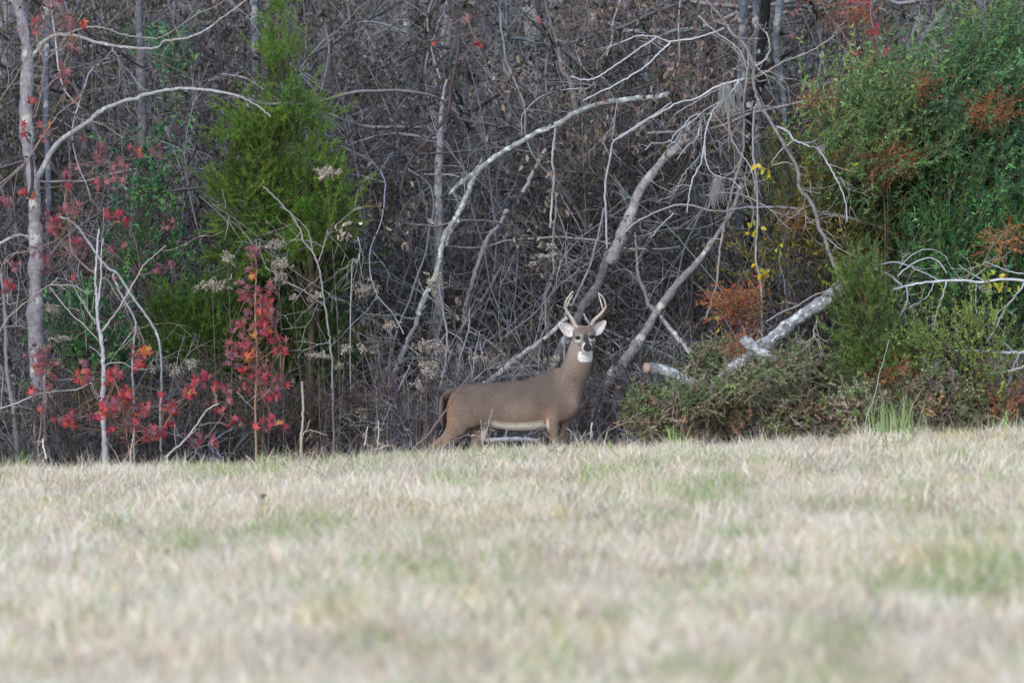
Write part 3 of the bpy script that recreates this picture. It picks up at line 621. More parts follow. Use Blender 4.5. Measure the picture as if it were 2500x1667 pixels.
# hanging vine tangle
tree('vine', 'twisted vine dropping from the top with a fan of whitish hanging rootlets', 'vine', 61.6, [
    ('stem', 'r6', [(500, -80), (560, 0), (640, 90), (720, 200), (790, 270), (825, 360), (830, 480), (860, 580), (920, 680), (980, 780), (1040, 880), (1080, 960), (1090, 1060), (1140, 1120), (1180, 1200), (1200, 1290), (1230, 1340), (1260, 1440), (1300, 1520), (1345, 1570)], 13, 23, (0.25, 0.22, 0.215), -0.3, False, M_bark2),
    ('stem', 'r6', [(790, 260), (800, 330), (790, 440), (775, 560), (775, 700), (770, 860), (730, 1000), (690, 1150), (660, 1290), (640, 1400), (620, 1600), (560, 1800)], 14, 13, (0.30, 0.26, 0.26), -0.3),
    ('stem', 'r6', [(860, 560), (830, 640), (825, 780), (830, 900), (850, 1080), (850, 1290), (840, 1450), (870, 1600), (880, 1900)], 12, 10, (0.42, 0.40, 0.41), -0.4),
    ('rootlet', 'r6', [(780, 445), (740, 455), (680, 470), (600, 500), (500, 560), (400, 580), (300, 640), (200, 690), (100, 760), (40, 790)], 14, 7, (0.50, 0.49, 0.50), -0.4),
    ('rootlet', 'r6', [(760, 450), (740, 470), (690, 540), (620, 600), (590, 650), (560, 740), (550, 830), (530, 920), (490, 1000), (470, 1080), (455, 1200)], 13, 7, (0.54, 0.54, 0.57), -0.6),
    ('rootlet', 'r6', [(650, 570), (560, 620), (480, 690), (400, 740), (350, 800), (260, 810), (220, 845)], 10, 6, (0.52, 0.51, 0.53), -0.3),
    ('rootlet', 'r6', [(350, 790), (390, 810), (420, 840), (448, 862)], 7, 4, (0.52, 0.50, 0.50)),
    ('rootlet', 'r6', [(700, 520), (690, 600), (690, 650), (700, 760), (750, 860), (800, 920), (830, 1000), (840, 1100)], 9, 7, (0.42, 0.38, 0.38), -0.3),
    ('rootlet', 'r6', [(555, 780), (556, 840), (560, 900), (600, 980), (700, 1010), (760, 1060)], 8, 5, (0.50, 0.49, 0.5), -0.3),
    ('rootlet', 'r6', [(770, 870), (720, 960), (640, 1020), (600, 1100), (560, 1200)], 8, 5, (0.40, 0.36, 0.35), -0.3),
    ('rootlet', 'r6', [(640, 500), (560, 540), (460, 600), (380, 650)], 7, 4, (0.46, 0.46, 0.48), -0.1),
    ('rootlet', 'r6', [(600, 640), (500, 650), (440, 700), (400, 780), (340, 830)], 8, 4, (0.5, 0.5, 0.53), -0.2),
    ('rootlet', 'r6', [(530, 700), (510, 780), (450, 830), (400, 900)], 7, 4, (0.48, 0.48, 0.5), -0.2),
    ('rootlet', 'r6', [(540, 860), (480, 930), (430, 990), (380, 1090), (280, 1140)], 7, 4, (0.40, 0.38, 0.4), -0.2),
    ('rootlet', 'r6', [(800, 920), (780, 1000), (800, 1100), (830, 1200), (800, 1300)], 7, 5, (0.36, 0.32, 0.32), -0.2),
    ('rootlet', 'r6', [(1000, 440), (900, 400), (840, 440), (870, 460), (900, 450)][::-1], 8, 5, (0.38, 0.33, 0.29)),
    ('rootlet', 'r6', [(780, 450), (860, 430), (1000, 350), (1100, 310), (1200, 260), (1300, 190)], 8, 5, (0.38, 0.34, 0.32)),
    ('rootlet', 'r6', [(830, 380), (900, 330), (920, 250), (900, 180)], 10, 6, (0.42, 0.42, 0.4)),
    ('rootlet', 'r6', [(960, 715), (1020, 740), (1060, 790), (1130, 820), (1190, 840), (1240, 910), (1280, 980), (1310, 1040), (1350, 1150), (1355, 1250)], 13, 7, (0.60, 0.60, 0.62), -0.3),
    ('rootlet', 'r6', [(1060, 790), (980, 850), (940, 900), (930, 920)], 8, 4, (0.56, 0.57, 0.57)),
    ('rootlet', 'r6', [(930, 930), (1000, 915), (1050, 925)], 6, 4, (0.5, 0.5, 0.5)),
    ('rootlet', 'r6', [(1290, 1000), (1340, 1020), (1400, 1065)], 6, 4, (0.42, 0.38, 0.36)),
], twigs=70, twigcol=(0.38, 0.36, 0.37), tlen=(.15, .5))
tree('dead_branch', 'white twisting dead branch reaching left at the top of the middle woods', 'branch', 61.9, [
    ('stem', 'r6', [(665, 160), (560, 200), (480, 220), (350, 235), (290, 210), (180, 205), (80, 240)], 13, 7, (0.66, 0.66, 0.66)),
    ('branch', 'r6', [(360, 240), (290, 310), (200, 390), (100, 450), (20, 495), (-60, 530), (-130, 570)], 10, 6, (0.56, 0.56, 0.56)),
    ('branch', 'r6', [(280, 212), (180, 280), (80, 350), (0, 405), (-60, 440), (-130, 450), (-200, 430)], 10, 6, (0.54, 0.54, 0.54)),
    ('branch', 'r5', [(1780, 605), (1650, 612), (1520, 635), (1420, 690), (1330, 790), (1325, 930)], 9, 6, (0.36, 0.35, 0.38)),
    ('branch', 'r5', [(1830, 570), (1720, 640), (1640, 620)], 7, 4, (0.4, 0.38, 0.42)),
    ('branch', 'r6', [(520, 90), (600, 170), (700, 240), (760, 300), (790, 400)], 9, 6, (0.42, 0.39, 0.36))],
    twigs=16, base=(1.7, 61.9, float(gz(1.7, 61.9))))
tree('dead_branch', 'long pale horizontal dead branch crossing behind the hanging rootlets', 'branch', 61.7, [
    ('stem', 'r6', [(100, 1310), (160, 1260), (290, 1190), (430, 1152), (560, 1180), (640, 1190), (760, 1172), (900, 1165), (1040, 1170), (1130, 1190), (1250, 1210), (1350, 1225), (1450, 1250), (1560, 1290), (1640, 1330)], 9, 17, (0.50, 0.48, 0.49), 1.0),
    ('branch', 'r6', [(560, 1100), (700, 1085), (800, 1112), (900, 1165)], 7, 9, (0.46, 0.45, 0.46)),
    ('branch', 'r6', [(1120, 1190), (1125, 1230), (1115, 1290)], 8, 5, (0.46, 0.44, 0.46)),
    ('branch', 'r6', [(380, 1200), (300, 1280), (250, 1340)], 9, 6, (0.4, 0.4, 0.42))], twigs=14, base=(2.2, 61.7, float(gz(2.2, 61.7))))
# fallen logs on the right
tree('fallen_log', 'thick white-barked fallen log slanting up to the right above the brambles', 'log', 60.3, [
    ('trunk', 'r7', [(1365, 330), (1330, 345), (1250, 392), (1130, 470), (1050, 525), (960, 592), (900, 650), (800, 720), (730, 770), (650, 840), (590, 920), (520, 1000)], 76, 56, (0.30, 0.29, 0.30), -0.2, False, M_lich),
    ('branch', 'r7', [(1340, 250), (1290, 310), (1230, 350), (1150, 380), (1080, 430), (1000, 460), (900, 520)], 8, 10, (0.38, 0.34, 0.32)),
    ('branch', 'r7', [(1205, 440), (1190, 500), (1170, 570), (1165, 610), (1120, 640)], 10, 5, (0.56, 0.54, 0.52)),
    ('stub', 'r7', [(1400, 350), (1375, 315), (1370, 300)], 30, 20, (0.38, 0.33, 0.34), -0.1)], twigs=10, tlen=(.1, .3))
tree('log_piece', 'broken white log piece lying across the foot of the fallen log beside orange needles', 'log', 59.95, [
    ('trunk', 'r7', [(765, 615), (800, 640), (850, 675), (900, 710), (940, 745)], 50, 62, (0.46, 0.45, 0.45), 0, False, M_lich),
    ('stub', 'r7', [(850, 640), (880, 620), (890, 650)], 26, 14, (0.44, 0.42, 0.42))], twigs=3, tlen=(.05, .15))
t, lg, _ = tree('log_piece', 'pale sawn log with a pinkish cut end lying in the brambles right of the buck', 'log', 60.1, [
    ('trunk', 'r7', [(225, 780), (300, 790), (400, 830), (500, 880), (600, 930)], 58, 66, (0.30, 0.29, 0.29), 0.2, False, M_lich)])
mb = MB(); c = RP('r7', 216, 779, 60.08); a = np.arange(12) / 12 * 6.283
dd = norm(RP('r7', 300, 790, 60.15) - RP('r7', 225, 780, 60.1)); u_ = norm(np.cross(dd, (0, 0, 1))); v_ = np.cross(u_, dd); r_ = 31 / 2.306 * S * 60
V = np.vstack([c - dd * 0.006] + [c + u_ * math.cos(q) * r_ + v_ * math.sin(q) * r_ for q in a] + [c + dd * .03 + u_ * math.cos(q) * r_ + v_ * math.sin(q) * r_ for q in a])
mb.add(V, [[1 + i, 1 + (i + 1) % 12, 13 + (i + 1) % 12, 13 + i] for i in range(12)], [[0, 1 + (i + 1) % 12, 1 + i] for i in range(12)], (0.36, 0.28, 0.25))
link('cut_end', mb.mesh('cut_end', M_wood, loc=lg), t)
tree('dead_branch', 'long white arching dead branch with hanging twigs at the right edge', 'branch', 60.4, [
    ('stem', 'r7', [(1500, 400), (1590, 350), (1680, 320), (1800, 300), (1950, 286), (2110, 296), (2250, 282), (2380, 292)], 10, 17, (0.60, 0.60, 0.62)),
    ('branch', 'r7', [(1690, 320), (1695, 400), (1650, 490)], 9, 6, (0.54, 0.54, 0.55)),
    ('branch', 'r7', [(1845, 300), (1820, 360), (1780, 400), (1700, 440)], 6, 4, (0.48, 0.48, 0.5)),
    ('branch', 'r7', [(1915, 295), (1885, 400), (1855, 500), (1840, 570)], 10, 6, (0.52, 0.52, 0.55)),
    ('branch', 'r7', [(2080, 300), (2080, 380), (2085, 480)], 7, 5, (0.44, 0.44, 0.45)),
    ('branch', 'r7', [(1670, 320), (1600, 262), (1500, 222), (1400, 230), (1300, 290), (1262, 335)], 9, 7, (0.50, 0.50, 0.52)),
    ('branch', 'r7', [(1475, 222), (1560, 195), (1640, 185), (1720, 215), (1800, 250), (1870, 285)], 8, 7, (0.48, 0.48, 0.5)),
    ('branch', 'r7', [(1640, 265), (1720, 195), (1820, 160), (1880, 190), (1920, 250)], 8, 5, (0.54, 0.55, 0.57)),
    ('branch', 'r7', [(1650, 220), (1700, 160), (1780, 115), (1860, 120), (1920, 160)], 6, 4, (0.46, 0.46, 0.47)),
    ('branch', 'r7', [(2130, 292), (2040, 240), (1980, 195)], 6, 4, (0.5, 0.5, 0.52)),
    ('branch', 'r7', [(2030, 285), (2060, 230), (2120, 190), (2170, 100), (2250, 20)], 9, 5, (0.26, 0.17, 0.15)),
    ('branch', 'r7', [(2352, 290), (2340, 330), (2250, 440), (2200, 540), (2140, 640)], 12, 8, (0.54, 0.54, 0.56)),
    ('branch', 'r7', [(2250, 430), (2200, 480), (2180, 560)], 7, 4, (0.5, 0.5, 0.52)),
    ('branch', 'r7', [(2352, 250), (2280, 240), (2200, 210), (2130, 180)], 8, 5, (0.50, 0.50, 0.5))], twigs=26, twigcol=(0.44, 0.44, 0.46), tlen=(.1, .3), base=(4.3, 60.4, float(gz(4.3, 60.4))))
tree('dead_branch', 'straight white dead branch lying level low at the right edge', 'branch', 60.2, [
    ('stem', 'r7', [(1820, 702), (1860, 692), (1940, 686), (2080, 686), (2200, 691), (2380, 692)], 11, 20, (0.64, 0.64, 0.66)),
    ('branch', 'r7', [(1905, 700), (1850, 738), (1775, 755)], 9, 5, (0.56, 0.56, 0.58)),
    ('branch', 'r7', [(2285, 682), (2255, 650), (2228, 628)], 13, 9, (0.6, 0.6, 0.6)),
    ('branch', 'r7', [(1945, 680), (1900, 630), (1858, 578)], 8, 6, (0.56, 0.58, 0.55)),
    ('branch', 'r7', [(2200, 695), (2150, 740), (2060, 780)], 8, 5, (0.5, 0.5, 0.5)),
    ('branch', 'r7', [(2325, 700), (2290, 780), (2275, 830), (2258, 885)], 9, 5, (0.54, 0.54, 0.56))], twigs=12, twigcol=(0.46, 0.46, 0.47), tlen=(.1, .25), base=(4.2, 60.2, float(gz(4.2, 60.2))))
tree('dead_branch', 'lowest white dead branch at the right edge, rising to the right', 'branch', 60.1, [
    ('stem', 'r7', [(2090, 820), (2200, 808), (2300, 788), (2380, 765)], 9, 16, (0.62, 0.62, 0.64)),
    ('branch', 'r7', [(2060, 770), (2140, 765), (2220, 780), (2250, 800)], 6, 5, (0.5, 0.5, 0.52))], twigs=6, tlen=(.08, .2), base=(4.25, 60.1, float(gz(4.25, 60.1))))
tree('tall_weed', 'tall thin grey stem leaning right in front of the green shrub at the right', 'weed stem', 59.2, [
    ('stem', 'r7', [(1595, 620), (1560, 740), (1530, 850), (1505, 960), (1460, 1090)], 5, 9, (0.38, 0.34, 0.30), 0, True)], twigs=2, tlen=(.05, .12))
tree('tall_weed', 'thin grassy stem leaning right beside the bright green tuft', 'weed stem', 59.1, [
    ('stem', 'r7', [(1790, 880), (1750, 950), (1710, 1060)], 4, 7, (0.34, 0.32, 0.18), 0, True)])
tree('fallen_branch', 'bleached branch lying on the ground under the belly of the buck', 'branch', 61.0, [
    ('stem', 'd', [(480, 1405), (600, 1398), (760, 1390), (900, 1385), (1040, 1400)], 46, 30, (0.66, 0.67, 0.70), 0, False, M_smooth)], twigs=6, tlen=(.1, .3))
tree('twig', 'reddish forked twig slanting up in front of the rump of the buck', 'twig', 58.3, [
    ('stem', 'd', [(420, 772), (355, 860), (290, 950), (220, 1060), (150, 1170), (60, 1290), (0, 1370), (-90, 1450), (-180, 1560), (-240, 1640)], 11, 24, (0.28, 0.19, 0.17)),
    ('branch', 'd', [(290, 960), (330, 955), (380, 940), (430, 915), (460, 905)], 12, 6, (0.36, 0.18, 0.15)),
    ('branch', 'd', [(120, 1200), (125, 1140), (130, 1060), (135, 1000)], 7, 4, (0.36, 0.2, 0.17)),
    ('branch', 'd', [(-60, 1420), (0, 1330), (20, 1250)], 7, 4, (0.36, 0.24, 0.2))], twigs=0)
tree('twig', 'thin brown stick reaching up in front of the hind leg of the buck', 'twig', 57.6, [
    ('stem', 'd', [(-60, 1560), (60, 1500), (200, 1420), (290, 1380), (400, 1345)], 12, 7, (0.28, 0.20, 0.17))], twigs=4, tlen=(.06, .15))

# ------------------------------------------------------------------ foliage masses
def foliage(name, label, cat, reg, ell, Y, depth, nb, kind, cols, stemcol=(0.16, 0.12, 0.09), group=None, leafpart='foliage',
            per=30, size=(.02, .035), m=M_green, spray=(.12, .28), up=0.25, base_off=0.0, clump=0.10, drift=(0, 0, 0)):
    """ell: list of ellipses (x, y, rx, ry) in photo pixels that the crown fills"""
    k = REG[reg][2]; e0 = ell[-1]; b = RP(reg, e0[0] + base_off, e0[1], Y)
    loc = np.array([b[0], Y, float(gz(b[0], Y))]); t = thing(name, label, cat, loc, group)
    st, lf = MB(), MB(); w8 = np.array([e[2] * e[3] for e in ell], float); w8 /= w8.sum()
    P0 = []; D0 = []; L0 = []; C0 = []
    axis = np.array([loc] + [RP(reg, e[0], e[1], Y) for e in ell[::-1]])
    if kind != 'low': tube(st, crom(axis + rng.normal(0, .02, axis.shape), 4), np.linspace(.03 if name == 'cedar_tree' else .010 if 'cypress' not in name else .0035, .003, (len(axis) - 1) * 4 + 1), 7, np.array(stemcol) * .6, True)
    for q in range(nb):
        e = ell[rng.choice(len(ell), p=w8)]
        a = rng.uniform(0, 6.283); rr = math.sqrt(rng.random())
        c = RP(reg, e[0] + e[2] * rr * math.cos(a), e[1] + e[3] * rr * math.sin(a), Y)
        c[1] = Y + depth * rng.normal(0, .5) * math.sqrt(max(0.05, 1 - rr * rr))
        c[2] = max(c[2], float(gz(c[0], c[1])) + .05)
        if kind == 'low': root = c + np.array([rng.normal(0, .12), .05 + rng.normal(0, .05), -rng.uniform(.04, .2)])
        elif kind == 'needle' and 'cypress' in name:
            root = c + np.array([rng.normal(0, .05), rng.normal(0, .05), -rng.uniform(.05, .16)])
        else:
            fine = crom(axis, 6); dz = np.linalg.norm(fine - (c - np.array([0, 0, .28])), axis=1); root = fine[int(np.argmin(dz))]
            L_ = np.linalg.norm(c - root)
            if L_ > .45: root = c + (root - c) / L_ * .45
        mid = (root + c) / 2 + rng.normal(0, .06, 3)
        br = crom([root, mid, c], 4); tube(st, br, np.linspace(.006 if kind != 'low' and 'cypress' not in name else .003, .0018, len(br)), 3, stemcol)
        out = norm(c - root) * (np.array([1, 1, .4]) if 'cypress' in name else 1); ns = rng.integers(4, 8); base_c = pal(cols, 1, .15)[0]
        for s in range(ns):
            p = c + rng.normal(0, clump, 3); d = norm(out + rng.normal(0, .55, 3) + np.array([0, 0, up]) + np.array(drift))
            L = rng.uniform(*spray); ln = walk(p, d, L, 5, .12, -.03)
            tube(st, ln, np.linspace(.0022, .0012, 6), 3, np.array(stemcol) * 1.2)
            f = rng.random(per) * 4.99; i = f.astype(int); pp = ln[i] + (ln[i + 1] - ln[i]) * (f - i)[:, None]
            tg = norm(ln[i + 1] - ln[i]); P0.append(pp); D0.append(norm(tg * .8 + rng.normal(0, .6, (per, 3))))
            C0.append(np.clip(base_c * rng.normal(1, .18, (per, 1)) * rng.normal(1, .05, (per, 3)), .004, .9)); L0.append(rng.uniform(*size, per))
    P0 = np.vstack(P0); D0 = np.vstack(D0); C0 = np.vstack(C0); L0 = np.concatenate(L0)
    if kind == 'needle': needles(lf, P0, D0, L0, .006, C0)
    else: leaves(lf, P0, D0, L0, .45 if kind != 'sprig' else .3, C0)
    nm = 'stems' if kind == 'low' else 'branches'
    link(nm, st.mesh(nm, M_twig, loc=loc), t); link(leafpart, lf.mesh(leafpart, m, loc=loc), t, kind='stuff')
    return t

CEDAR = [(0.14, 0.28, 0.04), (0.10, 0.21, 0.03), (0.20, 0.33, 0.05), (0.06, 0.14, 0.025)]
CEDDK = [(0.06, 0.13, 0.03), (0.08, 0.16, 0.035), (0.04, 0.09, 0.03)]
foliage('cedar_tree', 'feathery yellow-green cedar standing between the left tree and the thicket', 'tree', 's',
        [(678, 60, 22, 70), (680, 170, 42, 60), (640, 310, 70, 60), (720, 290, 65, 60), (600, 340, 60, 30), (690, 420, 130, 80), (720, 500, 130, 70), (600, 470, 70, 70), (680, 590, 130, 70), (760, 560, 80, 60)],
        62.5, .45, 300, 'needle', CEDAR, per=70, size=(.025, .05), spray=(.1, .27), clump=.07, up=.35)
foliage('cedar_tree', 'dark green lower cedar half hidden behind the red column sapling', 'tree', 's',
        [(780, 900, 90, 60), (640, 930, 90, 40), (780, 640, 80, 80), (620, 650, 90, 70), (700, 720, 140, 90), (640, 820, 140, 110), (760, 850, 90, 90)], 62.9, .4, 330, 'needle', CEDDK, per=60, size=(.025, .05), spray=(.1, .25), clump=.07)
foliage('cedar_tree', 'small round mid-green cedar left of the red column sapling', 'tree', 's',
        [(470, 770, 85, 60), (430, 830, 70, 60), (500, 850, 80, 70)], 62.6, .35, 130, 'needle', [(0.07, 0.16, 0.025), (0.09, 0.19, 0.03)], per=60, size=(.025, .045), spray=(.08, .2), clump=.06)
PRIVET = [(0.12, 0.27, 0.09), (0.18, 0.36, 0.11), (0.08, 0.19, 0.07), (0.28, 0.42, 0.14)]
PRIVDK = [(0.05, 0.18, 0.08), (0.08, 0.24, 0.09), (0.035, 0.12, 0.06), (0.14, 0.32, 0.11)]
PRIVBL = [(0.07, 0.22, 0.12), (0.11, 0.29, 0.15), (0.055, 0.16, 0.09), (0.19, 0.38, 0.17)]
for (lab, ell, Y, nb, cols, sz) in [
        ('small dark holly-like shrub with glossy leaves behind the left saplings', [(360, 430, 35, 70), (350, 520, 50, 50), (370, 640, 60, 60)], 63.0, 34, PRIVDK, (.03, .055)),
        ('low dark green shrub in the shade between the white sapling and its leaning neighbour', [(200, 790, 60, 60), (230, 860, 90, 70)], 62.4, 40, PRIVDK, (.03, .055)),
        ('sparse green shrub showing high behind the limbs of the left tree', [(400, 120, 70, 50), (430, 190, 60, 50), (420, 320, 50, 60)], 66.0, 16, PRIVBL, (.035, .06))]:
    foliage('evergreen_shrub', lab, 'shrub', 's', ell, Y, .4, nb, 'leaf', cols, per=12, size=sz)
RIGHT = [
    ('bright green privet with arching sprays in the upper right', [(2080, 330, 80, 60), (2130, 290, 70, 60), (2060, 400, 70, 50), (2150, 400, 70, 60)], 62.2, 120, PRIVET, (.022, .036), (0.5, 0, .3)),
    ('light green feathery shrub slanting up to the top right corner', [(2380, 150, 110, 50), (2450, 220, 80, 70), (2330, 190, 70, 30), (2260, 250, 70, 40)], 62.6, 120, PRIVET[:3] + PRIVBL, (.022, .036), (0.6, 0, .25)),
    ('bluish green shrub filling the right edge at mid height', [(2430, 320, 100, 80), (2350, 400, 90, 70), (2450, 440, 80, 90), (2300, 320, 60, 50)], 62.5, 170, PRIVBL + PRIVET[:1], (.025, .04), (0.3, 0, .1)),
    ('dark green drooping shrub right of the vine tangle', [(2230, 430, 90, 70), (2150, 500, 80, 60), (2280, 520, 100, 80), (2200, 590, 90, 60)], 63.0, 170, PRIVDK + PRIVBL[:1], (.025, .04), (0.2, 0, -.2)),
    ('deep green shrub behind the white arching branch at the right edge', [(2420, 560, 100, 80), (2350, 650, 100, 80), (2450, 720, 80, 90), (2300, 760, 80, 70), (2420, 830, 90, 60)], 62.0, 200, PRIVDK + [(0.06, 0.16, 0.03)], (.025, .042), (0.1, 0, .1)),
    ('loose olive shrub with yellowing leaves behind the long horizontal branch', [(1980, 480, 90, 60), (2050, 560, 90, 70), (1960, 640, 90, 60), (2100, 660, 90, 60)], 62.7, 90, [(0.14, 0.20, 0.05), (0.22, 0.22, 0.06), (0.30, 0.27, 0.05), (0.08, 0.13, 0.04)], (.02, .036), (0.1, 0, .3))]
for (lab, ell, Y, nb, cols, sz, dr) in RIGHT:
    foliage('evergreen_shrub', lab, 'shrub', 's', ell, Y, .5, int(nb * .9), 'sprig', cols, per=26, size=(sz[0] * 1.1, sz[1] * 1.5), drift=tuple(1.9 * v for v in dr), spray=(.3, .65), clump=.16)
foliage('cedar_tree', 'young soft green cedar standing right of the fallen log', 'tree', 's', [(2068, 705, 22, 34), (2100, 690, 35, 50), (2110, 760, 55, 50), (2120, 830, 80, 60), (2150, 900, 90, 60)], 60.15, .3, 130, 'needle',
        [(0.14, 0.24, 0.06), (0.10, 0.19, 0.05), (0.20, 0.28, 0.08)], per=60, size=(.02, .04), spray=(.07, .18), clump=.06)
foliage('evergreen_shrub', 'light green leafy sprouts in front of the low white branches', 'shrub', 's', [(2330, 820, 40, 60), (2380, 790, 50, 50), (2290, 850, 50, 60), (2400, 900, 70, 50)], 60.0, .25, 40, 'leaf',
        [(0.20, 0.34, 0.08), (0.28, 0.38, 0.10)], per=16, size=(.02, .034), up=.8)
ORANGE = [(0.58, 0.18, 0.06), (0.64, 0.24, 0.09), (0.42, 0.13, 0.06), (0.46, 0.28, 0.10)]
def sprays(label, reg, ell, Y, nb, cols, cat='sapling', dr=(0.3, 0, 0)):
    foliage('cypress_sapling', label, cat, reg, ell, Y, .18, nb, 'needle', cols, stemcol=(0.2, 0.13, 0.1), per=17, size=(.018, .042), spray=(.12, .28), m=M_leaf, clump=.04, up=-.1, drift=dr)
sprays('rusty orange feathery cypress sapling above the broken white log', 's', [(1795, 732, 30, 16), (1785, 758, 30, 12), (1848, 745, 16, 26), (1805, 782, 28, 12)], 60.9, 36, ORANGE, dr=(-.5, 0, 0))
for lab, e, Y, nb in [
        ('orange-red feathery sprig highest of all at the top right', [(2110, 65, 60, 26), (2060, 20, 40, 22)], 64.5, 16),
        ('orange sprig left of the bright privet', [(1985, 255, 42, 14)], 62.3, 11),
        ('orange sprig above the bright privet beside a yellow leaf', [(2120, 172, 36, 26)], 62.8, 12),
        ('orange red sprig lying on the light green feathery shrub', [(2250, 215, 30, 18)], 62.0, 9),
        ('large rusty orange spray at the right side between green shrubs', [(2390, 280, 50, 40), (2440, 265, 40, 20)], 61.9, 20),
        ('rusty spray below the privet, slanting up to the right', [(2170, 390, 50, 22)], 61.9, 14),
        ('faded orange sprig over the horizontal branch', [(1925, 545, 35, 12)], 62.2, 7),
        ('orange sprig on the right brown vine', [(2450, 590, 36, 26)], 60.5, 9),
        ('low rusty sprig at the right edge above the grass', [(2460, 985, 34, 24)], 60.0, 10),
        ('small orange leafy patch in the brambles under the white branch', [(2175, 925, 26, 16)], 60.0, 8),
        ('orange needles lying on the broken white log', [(1820, 850, 26, 18), (1795, 860, 18, 12)], 60.35, 11)]:
    sprays(lab, 's', e, Y, nb, ORANGE if 'faded' not in lab else [(0.4, 0.22, 0.06)])
# brambles along the right foot of the woods
BRAM = [(0.20, 0.27, 0.13), (0.24, 0.22, 0.15), (0.14, 0.21, 0.09), (0.30, 0.26, 0.19), (0.30, 0.36, 0.17)]
BRAMB = [(0.30, 0.26, 0.20), (0.20, 0.17, 0.13), (0.42, 0.27, 0.17), (0.23, 0.30, 0.15), (0.30, 0.28, 0.23), (0.46, 0.42, 0.35), (0.26, 0.36, 0.14)]
bl = [('thin bramble growing over the lower end of the thick fallen log', 1800, 925, 40, 20, 2), ('leafy bramble in front of the middle of the thick fallen log', 1925, 880, 45, 20, 2),
      ('small bramble hiding the end of the sawn log', 1690, 955, 45, 22, 2), ('low olive bramble right behind the forelegs of the buck', 1590, 985, 50, 45, 0), ('brown bramble under the sawn log piece', 1670, 1000, 70, 50, 1),
      ('green bramble growing over the sawn log', 1720, 930, 60, 50, 0), ('dark bramble under the broken white log', 1790, 980, 70, 60, 1),
      ('reddish bramble right of the broken white log', 1880, 930, 70, 80, 1), ('brown-green bramble below the thick fallen log', 1960, 900, 70, 70, 0),
      ('dense brown bramble at the grass edge in the right half', 1950, 1000, 80, 60, 1), ('olive bramble left of the young green cedar', 2040, 930, 60, 90, 0),
      ('bramble with rusty leaves at the foot of the young green cedar', 2110, 990, 70, 60, 1), ('dark bramble behind the bright green tuft', 2200, 990, 70, 60, 0),
      ('tangled brown bramble right of the bright green tuft', 2290, 960, 70, 70, 1), ('olive bramble below the lowest white branch', 2380, 970, 70, 60, 0),
      ('brown bramble in the bottom right corner of the woods edge', 2465, 940, 60, 80, 1), ('low bramble at the grass edge near the right side', 2340, 1015, 90, 30, 0),
      ('tiny bramble patch between the pale limb foot and the log', 1760, 870, 50, 40, 0)]
for lab, x, y, rx, ry, c in bl:
    foliage('bramble', lab, 'bramble', 's', [(x, y + 20, rx, ry * .85)], (59.8 if c == 2 else R_.uniform(60.9, 61.3) if y < 950 else R_.uniform(59.9, 60.3)), .25, 26 if c == 2 else 76, 'low', BRAMB if c == 1 else BRAM, per=20, size=(.015, .036), spray=(.07, .18), clump=.06, up=-.1, leafpart='leaves', stemcol=(0.36, 0.31, 0.28))
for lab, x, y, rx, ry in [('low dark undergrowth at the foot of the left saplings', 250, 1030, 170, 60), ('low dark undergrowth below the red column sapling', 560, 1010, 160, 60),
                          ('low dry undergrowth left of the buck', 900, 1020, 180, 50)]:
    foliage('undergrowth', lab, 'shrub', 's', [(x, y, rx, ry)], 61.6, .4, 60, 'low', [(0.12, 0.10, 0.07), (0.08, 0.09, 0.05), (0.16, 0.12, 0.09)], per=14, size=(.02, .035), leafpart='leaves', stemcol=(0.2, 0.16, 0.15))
# yellow leaves hanging here and there
for lab, cs, Y in [('thin vine sprig with yellow leaves hanging under the rootlets', [(1850, 400), (1862, 425), (1870, 440), (1855, 415)], 61.3),
                   ('yellow leaves on a sprig below the rusty spray', [(2080, 405), (2070, 420), (2085, 395)], 61.8),
                   ('single broad yellow-green leaf cluster on the white arching branch', [(2430, 690), (2460, 700), (2410, 665), (2450, 685)], 60.2),
                   ('yellow sprig above the orange cypress sapling', [(1840, 565), (1850, 560), (1760, 775), (1752, 790)], 61.2),
                   ('yellow-green sprig at the top of the brambles', [(1870, 665), (1860, 655), (1880, 670), (1900, 610)], 61.2)]:
    p = np.array([P(a, b, Y) for a, b in cs]); loc = p.mean(0); t = thing('leaf_sprig', lab, 'sprig', loc)
    mb = MB(); tube(mb, crom([p[0] + (0, 0, .2), p[1], p[2] - (0, 0, .1)], 4), .0025, 3, (0.3, 0.25, 0.15)); link('stem', mb.mesh('stem', M_twig, loc=loc), t)
    for q in p:
        for z in range(3):
            mb = MB(); pos = (q + rng.normal(0, .03, 3))[None]; leaves(mb, pos, rng.normal(0, 1, (1, 3)) + [[0, -.5, -.5]], rng.uniform(.045, .075), .6, pal([(0.45, 0.42, 0.05), (0.55, 0.45, 0.05), (0.35, 0.42, 0.08)], 1))
            link('leaf', mb.mesh('leaf', M_leaf, loc=loc), t)

